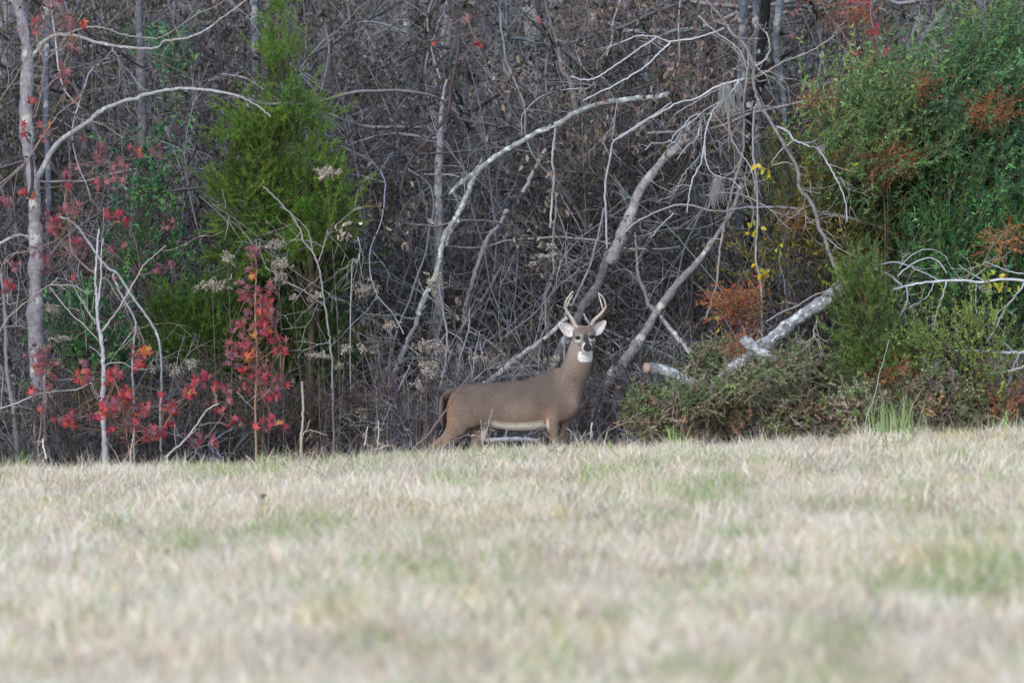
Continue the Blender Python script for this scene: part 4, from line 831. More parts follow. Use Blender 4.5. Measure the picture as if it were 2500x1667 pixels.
# ------------------------------------------------------------------ sweetgum leaves
def star_mesh(col, seed):
    r = random.Random(seed); mb = MB(); V = [(0, 0, 0)]; n = 5
    for k in range(n):
        a = math.radians(-90 + 52 * (k - 2) + 180) + r.uniform(-.06, .06)
        L = (1.0 if k == 2 else .92 if k in (1, 3) else .72) * r.uniform(.92, 1.05)
        for da, f in ((-.36, .40), (-.17, .66), (0, 1.0), (.17, .66)):
            V.append((math.cos(a + da) * L * f, math.sin(a + da) * L * f, -r.uniform(.15, .5) * (L * f) ** 2 + r.uniform(-.09, .09)))
    V.append((0.04, -.14, .02)); m = len(V); V = np.array(V) * .5; V = V[:, [0, 1, 2]]
    c = np.clip(np.array(col)[None] * np.array([[1 + r.uniform(-.25, .25)] for _ in range(m)]), 0, .9)
    mb.add(V, None, [[0, i, i + 1] for i in range(1, m - 1)] + [[0, m - 1, 1]], c)
    return mb.mesh('leaf', M_leaf, smooth=False)
RED = [(0.50, 0.05, 0.07), (0.40, 0.045, 0.08), (0.54, 0.09, 0.08), (0.32, 0.05, 0.075), (0.44, 0.08, 0.11)]
ORG = [(0.58, 0.17, 0.05), (0.50, 0.24, 0.07)]
PUR = [(0.19, 0.085, 0.13), (0.24, 0.10, 0.13), (0.15, 0.07, 0.10), (0.28, 0.10, 0.13)]
PINK = [(0.34, 0.14, 0.15), (0.27, 0.11, 0.13)]
SM = {'red': [star_mesh(c, i) for i, c in enumerate(RED * 2)], 'org': [star_mesh(c, 20 + i) for i, c in enumerate(ORG * 2)],
      'pur': [star_mesh(c, 40 + i) for i, c in enumerate(PUR)], 'pink': [star_mesh(c, 60 + i) for i, c in enumerate(PINK)]}
def put_leaf(t, loc, p, kind, size):
    o = link('leaf', R_.choice(SM[kind]), t); o.location = [float(v) for v in (p - loc)]
    o.rotation_euler = (math.radians(90) + R_.gauss(0, .6), R_.gauss(0, 1.2), R_.gauss(0, .65)); o.scale = [size] * 3
def sweetgum(label, Y, stems, clusters, n_mix, base=None, seed=0):
    """clusters: (region, x, y, spread x, spread y, how many, colour mix)"""
    t, loc, lines = tree('sweetgum_sapling', label, 'sapling', Y, stems, twigs=6, tlen=(.1, .3), twigcol=(0.28, 0.18, 0.15), base=base)
    mb = MB()
    for (reg, x, y, sx, sy, n, mix) in clusters:
        kk = REG[reg][2]
        for q in range(int(round(n * (1.2 if 'column' in label else 1.4)))):
            kind = R_.choice(mix); kind = R_.choice([R, R, O]) if kind == O else (R_.choice([U, K, R, R, R]) if kind == R else kind); p = RP(reg, x + R_.uniform(-sx, sx), y + R_.uniform(-sy, sy), Y - .05 + R_.gauss(0, .12))
            put_leaf(t, loc, p, kind, R_.uniform(.08, .125) * (.85 if kind in 'purpink' else 1)); 
            if q % 2 == 0:
                c, r, col = lines[R_.randrange(len(lines))]; j = int(np.argmin(((c - p) ** 2).sum(1)))
                if np.linalg.norm(c[j] - p) < .45: tube(mb, crom([c[j], (c[j] + p) / 2 + rng.normal(0, .015, 3), p], 2), np.linspace(.003, .0015, 5), 3, (0.3, 0.17, 0.12))
    if mb.n: link('leaf_stalks', mb.mesh('leaf_stalks', M_twig, loc=loc), t, kind='stuff')
R, O, U, K = 'red', 'org', 'pur', 'pink'
sweetgum('column-shaped young sweetgum covered in red and purple star leaves', 60.7,
    [('stem', 'r4', [(1740, 150), (1752, 300), (1748, 420), (1745, 600), (1758, 800), (1752, 1000), (1745, 1300), (1750, 1520)], 8, 20, (0.36, 0.24, 0.15), 0, True),
     ('branch', 'r4', [(1755, 900), (1840, 850), (1920, 790)], 8, 5, (0.34, 0.2, 0.14)), ('branch', 'r4', [(1755, 980), (1660, 880), (1560, 830)], 8, 5, (0.34, 0.2, 0.14)),
     ('branch', 'r4', [(1750, 1180), (1860, 1100), (1920, 1060)], 8, 5, (0.34, 0.2, 0.14)), ('branch', 'r4', [(1748, 760), (1680, 690), (1610, 660)], 7, 5, (0.34, 0.2, 0.14))],
    [('r4', 1735, 160, 45, 50, 8, [U, U, K]), ('r4', 1720, 270, 40, 40, 4, [U, K]), ('r4', 1725, 325, 30, 15, 3, [O]), ('r4', 1690, 400, 70, 40, 10, [U, U, K]), ('r4', 1800, 430, 60, 40, 9, [R, K, U]),
     ('r4', 1860, 410, 30, 50, 5, [U, K]), ('r4', 1660, 490, 60, 35, 8, [K, U, R]), ('r4', 1800, 560, 60, 70, 18, [R, R, K, O]), ('r4', 1700, 580, 70, 30, 5, [U]), ('r4', 1870, 610, 40, 60, 8, [U, K]),
     ('r4', 1630, 670, 60, 50, 11, [R, K, U]), ('r4', 1800, 680, 70, 55, 18, [R, R, O, K]), ('r4', 1650, 800, 50, 70, 15, [R, R, U]), ('r4', 1570, 860, 50, 90, 15, [U, U, K]),
     ('r4', 1910, 810, 60, 60, 15, [R, K, O]), ('r4', 1720, 850, 50, 60, 8, [R, O]), ('r4', 1800, 960, 80, 60, 20, [U, R, U, K]), ('r4', 1655, 975, 28, 22, 4, [R]), ('r4', 1700, 1060, 80, 50, 12, [R, U]),
     ('r4', 1870, 1060, 60, 60, 15, [R, R, U]), ('r4', 1860, 1160, 60, 40, 10, [R]), ('r4', 1960, 1070, 30, 20, 2, [R]), ('r4', 1780, 1340, 40, 40, 9, [R]), ('r4', 1870, 1310, 45, 40, 8, [R, R, O]),
     ('r4', 1670, 1320, 25, 20, 2, [R]), ('r4', 1950, 1360, 15, 15, 2, [R])], 0)
sweetgum('low spreading sweetgum sprout with bright red and orange star leaves near the white sapling', 60.5,
    [('stem', 'r4', [(760, 1000), (820, 1130), (850, 1300), (880, 1500), (890, 1560)], 7, 12, (0.34, 0.22, 0.18), 0, True),
     ('branch', 'r4', [(860, 1380), (960, 1250), (1060, 1210), (1200, 1190), (1300, 1110), (1400, 1020)], 9, 5, (0.36, 0.24, 0.2)),
     ('branch', 'r4', [(840, 1230), (700, 1200), (600, 1050), (560, 980)], 8, 5, (0.36, 0.24, 0.2)), ('branch', 'r4', [(890, 1500), (1000, 1400), (1100, 1380)], 8, 5, (0.36, 0.24, 0.2)),
     ('branch', 'r4', [(700, 1240), (600, 1270), (480, 1300), (390, 1300)], 7, 4, (0.36, 0.24, 0.2))],
    [('r4', 565, 1010, 50, 55, 14, [R, R, O]), ('r4', 570, 930, 25, 25, 4, [U, R]), ('r4', 770, 990, 50, 60, 16, [R, R, U]), ('r4', 850, 1130, 50, 50, 12, [R, O, R]), ('r4', 740, 1190, 60, 50, 16, [R, R, U]),
     ('r4', 860, 1200, 50, 50, 10, [U, U, R]), ('r4', 700, 1270, 50, 40, 12, [R, O]), ('r4', 480, 1320, 40, 35, 7, [R]), ('r4', 510, 1270, 25, 25, 3, [R, U]), ('r4', 385, 1305, 25, 8, 2, [R]),
     ('r4', 970, 1240, 60, 45, 15, [R, R, O]), ('r4', 1150, 1210, 50, 35, 11, [R]), ('r4', 1100, 1135, 28, 14, 3, [R]), ('r4', 1300, 1120, 40, 35, 9, [R, R, O]), ('r4', 1380, 1030, 60, 45, 12, [O, U, R]),
     ('r4', 850, 1440, 18, 18, 3, [R]), ('r4', 755, 1362, 16, 16, 2, [R]), ('r4', 1060, 1400, 70, 45, 18, [R, R, U]), ('r4', 890, 1340, 60, 30, 8, [R, U]), ('r4', 1155, 1335, 30, 12, 3, [R]), ('r4', 610, 1270, 14, 12, 2, [R]),
     ('r4', 760, 1280, 30, 20, 3, [K])], 0)
sweetgum('sweetgum sprig hanging in one orange-red bunch from the leaning pale sapling', 60.9,
    [('stem', 'r4', [(930, 660), (945, 740), (955, 840)], 6, 5, (0.34, 0.24, 0.2))],
    [('r4', 940, 850, 50, 45, 10, [O, R, U]), ('r4', 950, 930, 30, 25, 6, [R, O]), ('r4', 1005, 860, 14, 45, 3, [O])], 0, base=(-3.05, 60.9, float(gz(-3.05, 60.9))))
sweetgum('small sweetgum sprout with mauve-red leaves between the low sprout and the column sapling', 60.6,
    [('stem', 'r4', [(1560, 1080), (1545, 1200), (1480, 1330), (1400, 1440), (1330, 1540)], 6, 10, (0.32, 0.2, 0.18), 0, True)],
    [('r4', 1570, 1140, 40, 70, 8, [U, K]), ('r4', 1520, 1210, 60, 40, 6, [K, R, U]), ('r4', 1490, 1070, 30, 25, 4, [R, O]), ('r4', 1320, 1450, 60, 55, 13, [R, R, U]), ('r4', 1470, 1460, 30, 40, 4, [R]),
     ('r4', 1600, 1310, 30, 20, 3, [R]), ('r4', 1570, 1350, 20, 14, 2, [R]), ('r4', 1410, 1190, 20, 18, 2, [U])], 0)
sweetgum('sweetgum sprout with mauve leaves at the foot of the big left tree', 60.7,
    [('stem', 'r4', [(300, 780), (320, 900), (300, 1100), (270, 1400), (260, 1560)], 6, 12, (0.32, 0.22, 0.2), 0, True)],
    [('r4', 220, 850, 50, 60, 8, [U, K]), ('r4', 310, 870, 55, 40, 10, [U, U, K]), ('r4', 300, 960, 60, 30, 9, [K, R]), ('r4', 395, 925, 20, 20, 3, [R]), ('r4', 360, 1030, 40, 50, 6, [K, R]), ('r4', 230, 1100, 25, 22, 4, [R]),
     ('r4', 265, 1235, 14, 12, 2, [R]), ('r4', 350, 820, 40, 30, 4, [K])], 0)
sweetgum('tall thin sweetgum with purple and dull red leaves in front of the left trunk', 61.2,
    [('stem', 'r4', [(470, -600), (480, -400), (440, -200), (480, 0), (490, 120), (560, 240), (640, 300)], 5, 9, (0.34, 0.26, 0.22)),
     ('branch', 'r4', [(400, 60), (280, 120), (180, 150), (60, 180), (0, 300), (60, 390)], 7, 5, (0.34, 0.26, 0.22)),
     ('branch', 'r4', [(480, 0), (600, 40), (760, 120)], 6, 4, (0.34, 0.26, 0.22)),
     ('branch', 'r4', [(470, -300), (600, -380), (700, -450), (800, -460)], 6, 4, (0.34, 0.26, 0.22)),
     ('branch', 'r4', [(940, 320), (1040, 290), (1130, 250)], 5, 4, (0.34, 0.26, 0.22))],
    [('r3', 480, 1430, 90, 45, 18, [U, U, K]), ('r3', 350, 1500, 60, 40, 8, [U, R]), ('r3', 310, 900, 35, 70, 9, [O, R, K]), ('r3', 165, 880, 20, 60, 5, [R]), ('r3', 480, 1170, 60, 50, 9, [K, U]), ('r3', 690, 1060, 50, 70, 11, [K, U]),
     ('r3', 810, 1160, 50, 80, 14, [K, K, U]), ('r3', 690, 1250, 40, 50, 7, [R, K]), ('r3', 920, 1040, 45, 40, 6, [U, R]), ('r3', 1070, 1010, 30, 60, 6, [K, U]), ('r3', 570, 960, 25, 20, 3, [U]), ('r3', 680, 985, 20, 15, 2, [U]),
     ('r3', 780, 1480, 60, 40, 8, [R, O]), ('r3', 870, 1520, 35, 15, 3, [R]), ('r3', 1150, 1540, 45, 22, 4, [U, K]), ('r3', 180, 1330, 50, 30, 4, [R, O]), ('r3', 40, 1390, 40, 50, 7, [R, K]), ('r3', 460, 1270, 25, 25, 3, [R]),
     ('r4', 370, 20, 40, 50, 7, [R, K]), ('r4', 550, 130, 60, 60, 14, [U, U, R]), ('r4', 320, 240, 40, 60, 9, [U, R]), ('r4', 240, 150, 50, 40, 6, [U]), ('r4', 780, 125, 35, 30, 5, [U]), ('r4', 490, 335, 25, 14, 3, [R]),
     ('r4', 60, 395, 40, 40, 6, [R, R, U]), ('r4', 1120, 260, 55, 35, 8, [U]), ('r4', 780, 330, 18, 14, 2, [K]), ('r4', 110, 250, 60, 30, 5, [U]), ('r4', 850, 105, 12, 8, 2, [K])], 0, base=(-3.4, 61.2, float(gz(-3.4, 61.2))))
sweetgum('hanging spray of dull pink curled leaves near the top of the left trunk', 61.1,
    [('stem', 'r3', [(390, -60), (350, 60), (250, 180), (240, 230)], 7, 5, (0.34, 0.26, 0.22)),
     ('branch', 'r3', [(510, 290), (450, 420), (440, 500), (455, 590), (430, 700)], 7, 5, (0.38, 0.3, 0.24))],
    [('r3', 370, 30, 50, 45, 10, [K, K, U]), ('r3', 250, 180, 40, 60, 9, [U, K, R]), ('r3', 450, 160, 40, 40, 6, [K, U]), ('r3', 580, 170, 30, 22, 4, [O, R]), ('r3', 510, 330, 35, 40, 7, [K, U]), ('r3', 440, 500, 30, 65, 12, [K, U, K]),
     ('r3', 455, 580, 14, 20, 2, [K]), ('r3', 520, 680, 16, 20, 2, [K]), ('r3', 205, 690, 16, 14, 2, [R]), ('r3', 500, 145, 30, 20, 3, [K])], 0, base=(-3.9, 61.1, float(gz(-3.9, 61.1))))
sweetgum('sparse sprig of small faded red leaves high in the middle woods', 63,
    [('stem', 'r5', [(940, 90), (1000, 260), (1060, 400)], 6, 4, (0.3, 0.22, 0.2))],
    [('r5', 1030, 310, 16, 14, 2, [R]), ('r5', 970, 130, 30, 20, 3, [K]), ('r5', 710, 310, 12, 8, 1, [R]), ('r5', 1450, 150, 30, 25, 3, [K])], 0, base=(-.3, 63, float(gz(-.3, 63))))
sweetgum('sprig of crimson leaves at the very top right among orange needles', 63.5,
    [('stem', 'r6', [(1500, -40), (1490, 100), (1540, 300), (1550, 500)], 6, 6, (0.3, 0.22, 0.2))],
    [('r6', 1410, 30, 80, 30, 7, [R, K]), ('r6', 1510, 170, 30, 30, 4, [R]), ('r6', 1570, 300, 20, 12, 2, [R]), ('r6', 1320, 80, 30, 20, 2, [K]), ('r6', 1050, 60, 50, 25, 3, [K]), ('r6', 1040, 215, 25, 12, 2, [K])], 0, base=(2.9, 63.5, float(gz(2.9, 63.5))))
for lab, q, Y in [('single orange leaf caught on the leaning trunk right of the buck', ('r7', 68, 890), 60.4), ('single rust leaf above the grass right of the buck', ('r7', 70, 1095), 60.2)]:
    p = RP(q[0], q[1], q[2], Y); t = thing('fallen_leaf', lab, 'leaf', p); put_leaf(t, p, p, 'org', .07)

# ------------------------------------------------------------------ curled dead leaves hanging in the middle thicket
def dead_sprig(lab, reg, x, y, sx, sy, Y, n, cols=DEADC, size=(.045, .08)):
    c = RP(reg, x, y, Y); t = thing('dead_leaf_sprig', lab, 'sprig', c, 'sprigs of curled dead leaves in the middle thicket'); k = REG[reg][2]
    mb = MB(); lf = MB(); p = np.array([RP(reg, x + R_.uniform(-sx, sx), y + R_.uniform(-sy, sy), Y + R_.gauss(0, .1)) for _ in range(n)])
    a = walk(c + np.array([0, .05, sy / k * S * Y]), (R_.gauss(0, .4), 0, -1), 2 * sy / k * S * Y, 6, .2); tube(mb, a, .003, 3, (0.25, 0.2, 0.17))
    for q in p: j = int(np.argmin(((a - q) ** 2).sum(1))); tube(mb, [a[j], (a[j] + q) / 2 + rng.normal(0, .01, 3), q], .0016, 3, (0.25, 0.2, 0.17))
    leaves(lf, p, rng.normal(0, .5, (n, 3)) + np.array([0, 0, -.8]), rng.uniform(*size, n), .48, pal(cols, n, .2), .4)
    link('stem', mb.mesh('stem', M_twig, loc=c), t); link('leaves', lf.mesh('leaves', M_dead, loc=c), t, kind='stuff')
PALED = [(0.34, 0.28, 0.23), (0.26, 0.21, 0.18)]
for i in range(46):
    px = R_.uniform(830, 1480); py = R_.uniform(20, 960)
    if px > 1350 and py > 700: continue
    zl = ('beside the cedar' if px < 980 else 'left of the arching lichen trunk' if px < 1180 else 'right of the arching lichen trunk' if px < 1350 else 'near the leaning trunks') + (', high up' if py < 340 else ', at mid height' if py < 650 else ', low down')
    if px < 1000 and py < 350 and R_.random() < .6: continue
    dead_sprig('sprig of curled dry brown leaves hanging ' + zl, 's', px, py, 45, 60, R_.uniform(61.5, 63.2), R_.randint(9, 18), PALED + DEADC)
for i in range(24):
    dead_sprig('sprig of dark dry leaves high in the thicket above the leaning trunks', 's', R_.uniform(1380, 1820), R_.uniform(0, 330), 55, 60, R_.uniform(61.8, 63.5), R_.randint(12, 22), [(0.22, 0.16, 0.14), (0.28, 0.21, 0.18), (0.16, 0.11, 0.1)])
for lab, x, y in [('sprig of pale tan leaves in front of the right side of the cedar', 800, 420), ('drooping sprig of pale leaves below the cedar branch tips', 845, 560)]:
    dead_sprig(lab, 's', x, y, 30, 18, 61.5, 11, [(0.5, 0.42, 0.34), (0.44, 0.36, 0.28)])

# ------------------------------------------------------------------ dried goldenrod
GR = [('r4', 1860, 105, 60, 30, 'tallest, beside the purple top of the red column'), ('r4', 1555, 190, 40, 30, 'left of the purple top of the red column'), ('r4', 1900, 245, 90, 35, 'just right of the red column top'),
      ('r4', 1450, 380, 100, 50, 'left of the red column at mid height'), ('r4', 1920, 315, 50, 40, 'touching the right side of the red column'), ('r4', 2160, 455, 40, 35, 'on the bare curving sapling'),
      ('r4', 2000, 460, 26, 20, 'alone in front of the dark cedar'), ('r4', 2180, 862, 90, 22, 'flat yellowish head right of the red column'), ('r4', 1200, 965, 50, 45, 'between the leaning saplings'),
      ('r4', 1310, 915, 35, 30, 'left of the red column foot'), ('r4', 1040, 965, 26, 40, 'beside the orange-red hanging bunch'), ('r4', 360, 535, 40, 30, 'right of the big left trunk'), ('r4', 430, 745, 60, 30, 'behind the white sapling fork'),
      ('r8', 480, 520, 80, 45, 'dark heads right of the cedar'), ('r8', 915, 480, 60, 60, 'on the lower end of the lichen trunk'), ('r8', 860, 865, 90, 40, 'left end of the widest bunch'), ('r8', 960, 905, 60, 30, 'right end of the widest bunch'),
      ('r8', 870, 985, 60, 35, 'below the widest bunch'), ('r8', 360, 885, 30, 25, 'small and pale left of the thicket'), ('r8', 460, 885, 40, 20, 'next to the small pale head'), ('r8', 325, 990, 28, 24, 'low and dark left of the thicket'),
      ('r8', 640, 745, 50, 26, 'in the thick of the grey stems'), ('r8', 1600, 320, 70, 20, 'cream head right of centre'), ('r8', 1625, 255, 24, 12, 'topmost cream head right of centre'), ('r8', 1510, 362, 24, 14, 'lowest cream head right of centre'),
      ('r8', 1190, 945, 45, 22, 'just above the rump of the buck'), ('r8', 1650, 960, 35, 22, 'just left of the neck of the buck'), ('r8', 815, 1110, 30, 30, 'low left of the buck tail'), ('r8', 465, 1290, 26, 40, 'dark and low by the grass'),
      ('r3', 2230, 1170, 80, 30, 'cream strand by the right side of the cedar'), ('r7', 2140, 340, 50, 20, 'tan cluster on the white arching branch'), ('r8', 870, 1030, 40, 30, 'under the two lower bunches')]
for (reg, x, y, sx, sy, lab) in GR:
    Y = R_.uniform(60.6, 61.4); c = RP(reg, x, y, Y); g = np.array([c[0] + R_.gauss(0, .1), Y, float(gz(c[0], Y))]); k = REG[reg][2]
    t = thing('goldenrod', 'dried goldenrod seed head, ' + lab, 'dried flower', g); st = MB(); lf = MB()
    tube(st, crom([g, (g + c) / 2 + rng.normal(0, .03, 3), c], 5), np.linspace(.0032, .0016, 11), 4, (0.19, 0.16, 0.14))
    n = int(6 + sx * sy / 150); cc = np.array((0.46, 0.42, 0.37)) if 'dark' not in lab else np.array((0.36, 0.32, 0.28))
    for q in range(n):
        p = RP(reg, x + R_.gauss(0, sx * .55), y + R_.gauss(0, sy * .5), Y + R_.gauss(0, .05)); tube(st, [c, (c + p) / 2 + (0, 0, .01), p], .0013, 3, (0.36, 0.3, 0.24))
        m_ = 10; leaves(lf, p + rng.normal(0, .008, (m_, 3)), rng.normal(0, 1, (m_, 3)), rng.uniform(.010, .022, m_), .6, pal([cc, cc * 1.25, cc * .7], m_, .1))
    link('stem', st.mesh('stem', M_twig, loc=g), t); link('seed_head', lf.mesh('seed_head', M_seed, loc=g), t, kind='stuff')
# hanging moss
for lab, reg, x, y, sx, L, n, Y in [('large grey tuft of hanging moss among the whitish rootlets', 'r6', 670, 490, 32, 190, 110, 61.2), ('smaller grey tuft of hanging moss low under the rootlets', 'r6', 618, 1010, 28, 170, 90, 61.3),
                                    ('tiny grey moss tuft on the white arc at the right of the tangle', 'r6', 1210, 830, 20, 40, 40, 61.2), ('wisp of grey moss left of the black trunk', 'r6', 735, 480, 26, 90, 40, 61.3)]:
    c = RP(reg, x, y, Y); t = thing('hanging_moss', lab, 'moss', c); mb = MB(); k = REG[reg][2] / (S * Y)
    for q in range(n):
        p = c + np.array([R_.gauss(0, sx * .5) / k, R_.gauss(0, .04), R_.gauss(0, .02)]); l = L / k * R_.uniform(.3, 1.0)
        g_ = R_.uniform(.30, .46); tube(mb, walk(p, (R_.gauss(0, .15), R_.gauss(0, .1), -1), l, 7, .16, -.12), .0014, 3, (g_, g_ * 1.02, g_))
    link('strands', mb.mesh('strands', M_moss, loc=c), t)

# ------------------------------------------------------------------ field details
def grass_clump(name, label, cat, p, n, rad, h, cols, wd=.006, lean=(.05, .5), group=None):
    t = thing(name, label, cat, p, group); mb = MB(); b = rng.normal(0, rad * .5, (n, 3)); b[:, 2] = -.03
    blades(mb, b, rng.uniform(h * .35, h, n), rng.uniform(*lean, n), rng.uniform(.6, 1.3, n) * wd, pal(cols, n, .12), 4)
    link('blades', mb.mesh('blades', M_straw, smooth=False), t, kind='stuff')
def gp(x, y): return (x, y, float(gz(x, y)))
def xa(px, Y): return (px - 1250) * S * Y
grass_clump('grass_tuft', 'tall bright green grass tuft at the edge of the brambles on the right', 'grass tuft', gp(xa(2185, 55.0), 55.0), 110, .20, .46, [(0.25, 0.44, 0.14), (0.33, 0.52, 0.18), (0.46, 0.50, 0.28)], .008, (.02, .3))
grass_clump('grass_tuft', 'small bright green grass tuft in front of the brambles right of the buck', 'grass tuft', gp(xa(1660, 55), 55), 30, .10, .3, [(0.30, 0.52, 0.16), (0.38, 0.58, 0.20)], .009, (.02, .4))
grass_clump('grass_tuft', 'dark green grass tuft at the bottom of the far left trunk', 'grass tuft', gp(xa(35, 55), 55), 44, .14, .32, [(0.22, 0.40, 0.12), (0.3, 0.46, 0.16)], .009, (.02, .5))
grass_clump('grass_tuft', 'green grass tuft below the right edge brambles', 'grass tuft', gp(xa(2455, 55), 55), 36, .14, .3, [(0.32, 0.50, 0.18), (0.46, 0.50, 0.26)], .009, (.02, .5))
for i in range(70):                                   # wispy taller dry blades along the brow of the field
    px = R_.uniform(-60, 2560); Y = R_.uniform(55, 59)
    grass_clump('dry_grass_wisp', 'wispy tall dry grass stems on the brow of the field', 'grass tuft', gp(xa(px, Y), Y), R_.randint(5, 12), .14, R_.uniform(.2, .36) + (.12 if Y > 57.5 else 0), [(0.50, 0.44, 0.33), (0.40, 0.33, 0.24), (0.58, 0.52, 0.42)], .0038, (.1, .9), 'dry grass wisps along the brow of the field')
for lab, reg, pts, w0, w1, Y, c in [
        ('dark bent weed stalk standing in the grass below the forelegs of the buck', 'd', [(1020, 1380), (1060, 1460), (1100, 1580)], 8, 14, 55.5, (0.16, 0.12, 0.1)),
        ('thin straw stalk crossing the hind flank of the buck', 'd', [(608, 1115), (580, 1200), (555, 1300), (530, 1390)], 5, 8, 58.8, (0.60, 0.52, 0.42)),
        ('short pale straw stalk below the loin of the buck', 'd', [(500, 1210), (508, 1300), (505, 1390)], 5, 7, 58.9, (0.6, 0.56, 0.5)),
        ('straw stalk leaning left in front of the foreleg of the buck', 'd', [(1280, 1290), (1330, 1330), (1370, 1390), (1400, 1450)], 6, 9, 58.9, (0.6, 0.54, 0.45)),
        ('stalk with a white seed tip right of the forelegs of the buck', 'd', [(1515, 1240), (1505, 1300), (1500, 1400)], 18, 6, 59.0, (0.72, 0.70, 0.68)),
        ('dark long stick lying in the grass at the left middle', 'g', [(0, 330), (60, 385), (120, 440), (185, 492)], 12, 10, 54.0, (0.28, 0.24, 0.2)),
        ('brown branched weed lying in the grass under the red sapling', 'g', [(60, 400), (150, 350), (240, 345), (330, 290)], 10, 6, 54.5, (0.26, 0.18, 0.14)),
        ('dark leaning weed stalk in the grass right of the red sapling', 'g', [(370, 375), (430, 320), (500, 260)], 12, 6, 55.0, (0.28, 0.16, 0.13)),
        ('curved dry stem arching over the grass brow by the upright stake', 'g', [(395, 280), (410, 180), (450, 148), (520, 160), (590, 185)], 8, 5, 58.0, (0.48, 0.40, 0.3)),
        ('thin upright straw stub left of the buck', 'g', [(875, 120), (862, 190), (850, 262)], 9, 12, 57.5, (0.58, 0.52, 0.43)),
        ('second upright straw stub beside the first, left of the buck', 'g', [(953, 80), (952, 170), (948, 262)], 8, 12, 57.6, (0.58, 0.52, 0.43)),
        ('pale curved stick lying along the grass brow left of the buck', 'g', [(920, 290), (980, 270), (1030, 248)], 9, 7, 56.5, (0.60, 0.50, 0.4)),
        ('white short stem leaning in front of the big left tree', 'r4', [(292, 1430), (298, 1500), (318, 1565)], 10, 12, 59.0, (0.72, 0.68, 0.62)),
        ('dark straight weed stalk in the grass at the left of the bramble edge', 'r7', [(250, 1120), (262, 1190), (275, 1290)], 6, 9, 54.5, (0.2, 0.16, 0.13)),
        ('dark leaning weed stalk in the grass below the brambles', 'r7', [(580, 1150), (565, 1190), (553, 1225)], 6, 9, 55.0, (0.2, 0.16, 0.13)),
        ('dark slanting stick in the grass at the right side', 'r7', [(2070, 1140), (2130, 1190), (2200, 1255)], 8, 10, 54.5, (0.18, 0.15, 0.13)),
        ('thin dark stick lying level in the grass near the right edge', 'r7', [(2220, 1185), (2290, 1200), (2370, 1210)], 8, 8, 55.0, (0.2, 0.17, 0.15)),
        ('thin brown weed stalk in the grass under the bright green tuft', 'r7', [(1310, 1175), (1360, 1155), (1400, 1160)], 7, 5, 55.5, (0.24, 0.18, 0.14)),
        ('dark weed stalk in the grass left of the tall green tuft', 'r7', [(975, 1160), (962, 1210), (950, 1250)], 6, 8, 55.0, (0.22, 0.17, 0.14))]:
    tree('weed_stalk', lab, 'weed stalk', Y, [('stem', reg, pts, w0, w1, c)], twigs=3, tlen=(.04, .12))
for i in range(34):
    Y = R_.uniform(47, 57.5); px = R_.uniform(-40, 2540); x = xa(px, Y); t = thing('dead_weed', 'small dark dead weed twig sticking out of the hay grass', 'weed', gp(x, Y), 'dark dead weed twigs in the grass'); mb = MB(); c0 = (0.22, 0.17, 0.14)
    a = walk((0, 0, 0), (R_.gauss(0, .7), R_.gauss(0, .4), 1), R_.uniform(.16, .36), 6, .15); tube(mb, a, np.linspace(.004, .002, 7), 3, c0)
    for z in range(4): j = R_.randint(2, 5); tube(mb, walk(a[j], rng.normal(0, .7, 3) + (0, 0, .4), .12, 4, .2), .0018, 3, c0)
    link('stem', mb.mesh('stem', M_twig), t)
for lab, px, py in [('upper of two dark dry seed knobs in the grass left of centre', 641, 1211), ('lower of two dark dry seed knobs in the grass left of centre', 648, 1234)]:
    Y = 42.5; p = P(px, py, Y); g = np.array(gp(p[0], Y)); t = thing('seed_knob', lab, 'seed head', g); mb = MB(); tube(mb, crom([g, (g + p) / 2 + (.01, 0, 0), p], 3), .003, 4, (0.2, 0.15, 0.12)); link('stem', mb.mesh('stem', M_twig, loc=g), t)
    mb = MB(); m_ = 36; leaves(mb, p + rng.normal(0, .006, (m_, 3)), rng.normal(0, 1, (m_, 3)), rng.uniform(.01, .022, m_), .5, pal([(0.08, 0.06, 0.05)], m_)); link('seed_head', mb.mesh('seed_head', M_dead, loc=g), t)

# ------------------------------------------------------------------ the buck
K = 0.000911; DX0, DZ0 = 850, 1820; DY = 60.0
DEER = np.array([RP('d', DX0, DZ0, DY)[0], DY, float(gz(RP('d', DX0, DZ0, DY)[0], DY))])
kz = (RP('d', DX0, 900, DY)[2] - DEER[2]) / (DZ0 - 900)          # so that heights fall where the photograph has them
def D(x, y, lat=0.0): return np.array([(x - DX0) * K, -(x - DX0) * K * 0.30 + lat, (DZ0 - y) * kz])
def Dh(x, y, lat): return np.array([(x - DX0) * K, lat, (DZ0 - y) * kz])         # head pieces: depth given outright
def loft(mb, rings):
    """rings: (n, m, 3); closes both ends"""
    R = np.asarray(rings); n, m = R.shape[:2]; V = R.reshape(-1, 3)
    i = np.arange(n - 1)[:, None] * m; j = np.arange(m)[None]; j2 = (j + 1) % m
    q = np.stack([i + j, i + j2, i + m + j2, i + m + j], -1).reshape(-1, 4)
    V = np.vstack([V, R[0].mean(0), R[-1].mean(0)]); k = n * m; js = np.arange(m); jn = (js + 1) % m
    t = np.vstack([np.stack([np.full(m, k), jn, js], 1), np.stack([np.full(m, k + 1), (n - 1) * m + js, (n - 1) * m + jn], 1)])
    mb.add(V, q, t)
A = np.arange(28) / 28 * 2 * math.pi
def se(c, p): return np.sign(c) * np.abs(c) ** p
def interp_rows(rows, n):
    return crom(np.array(rows, float), n)
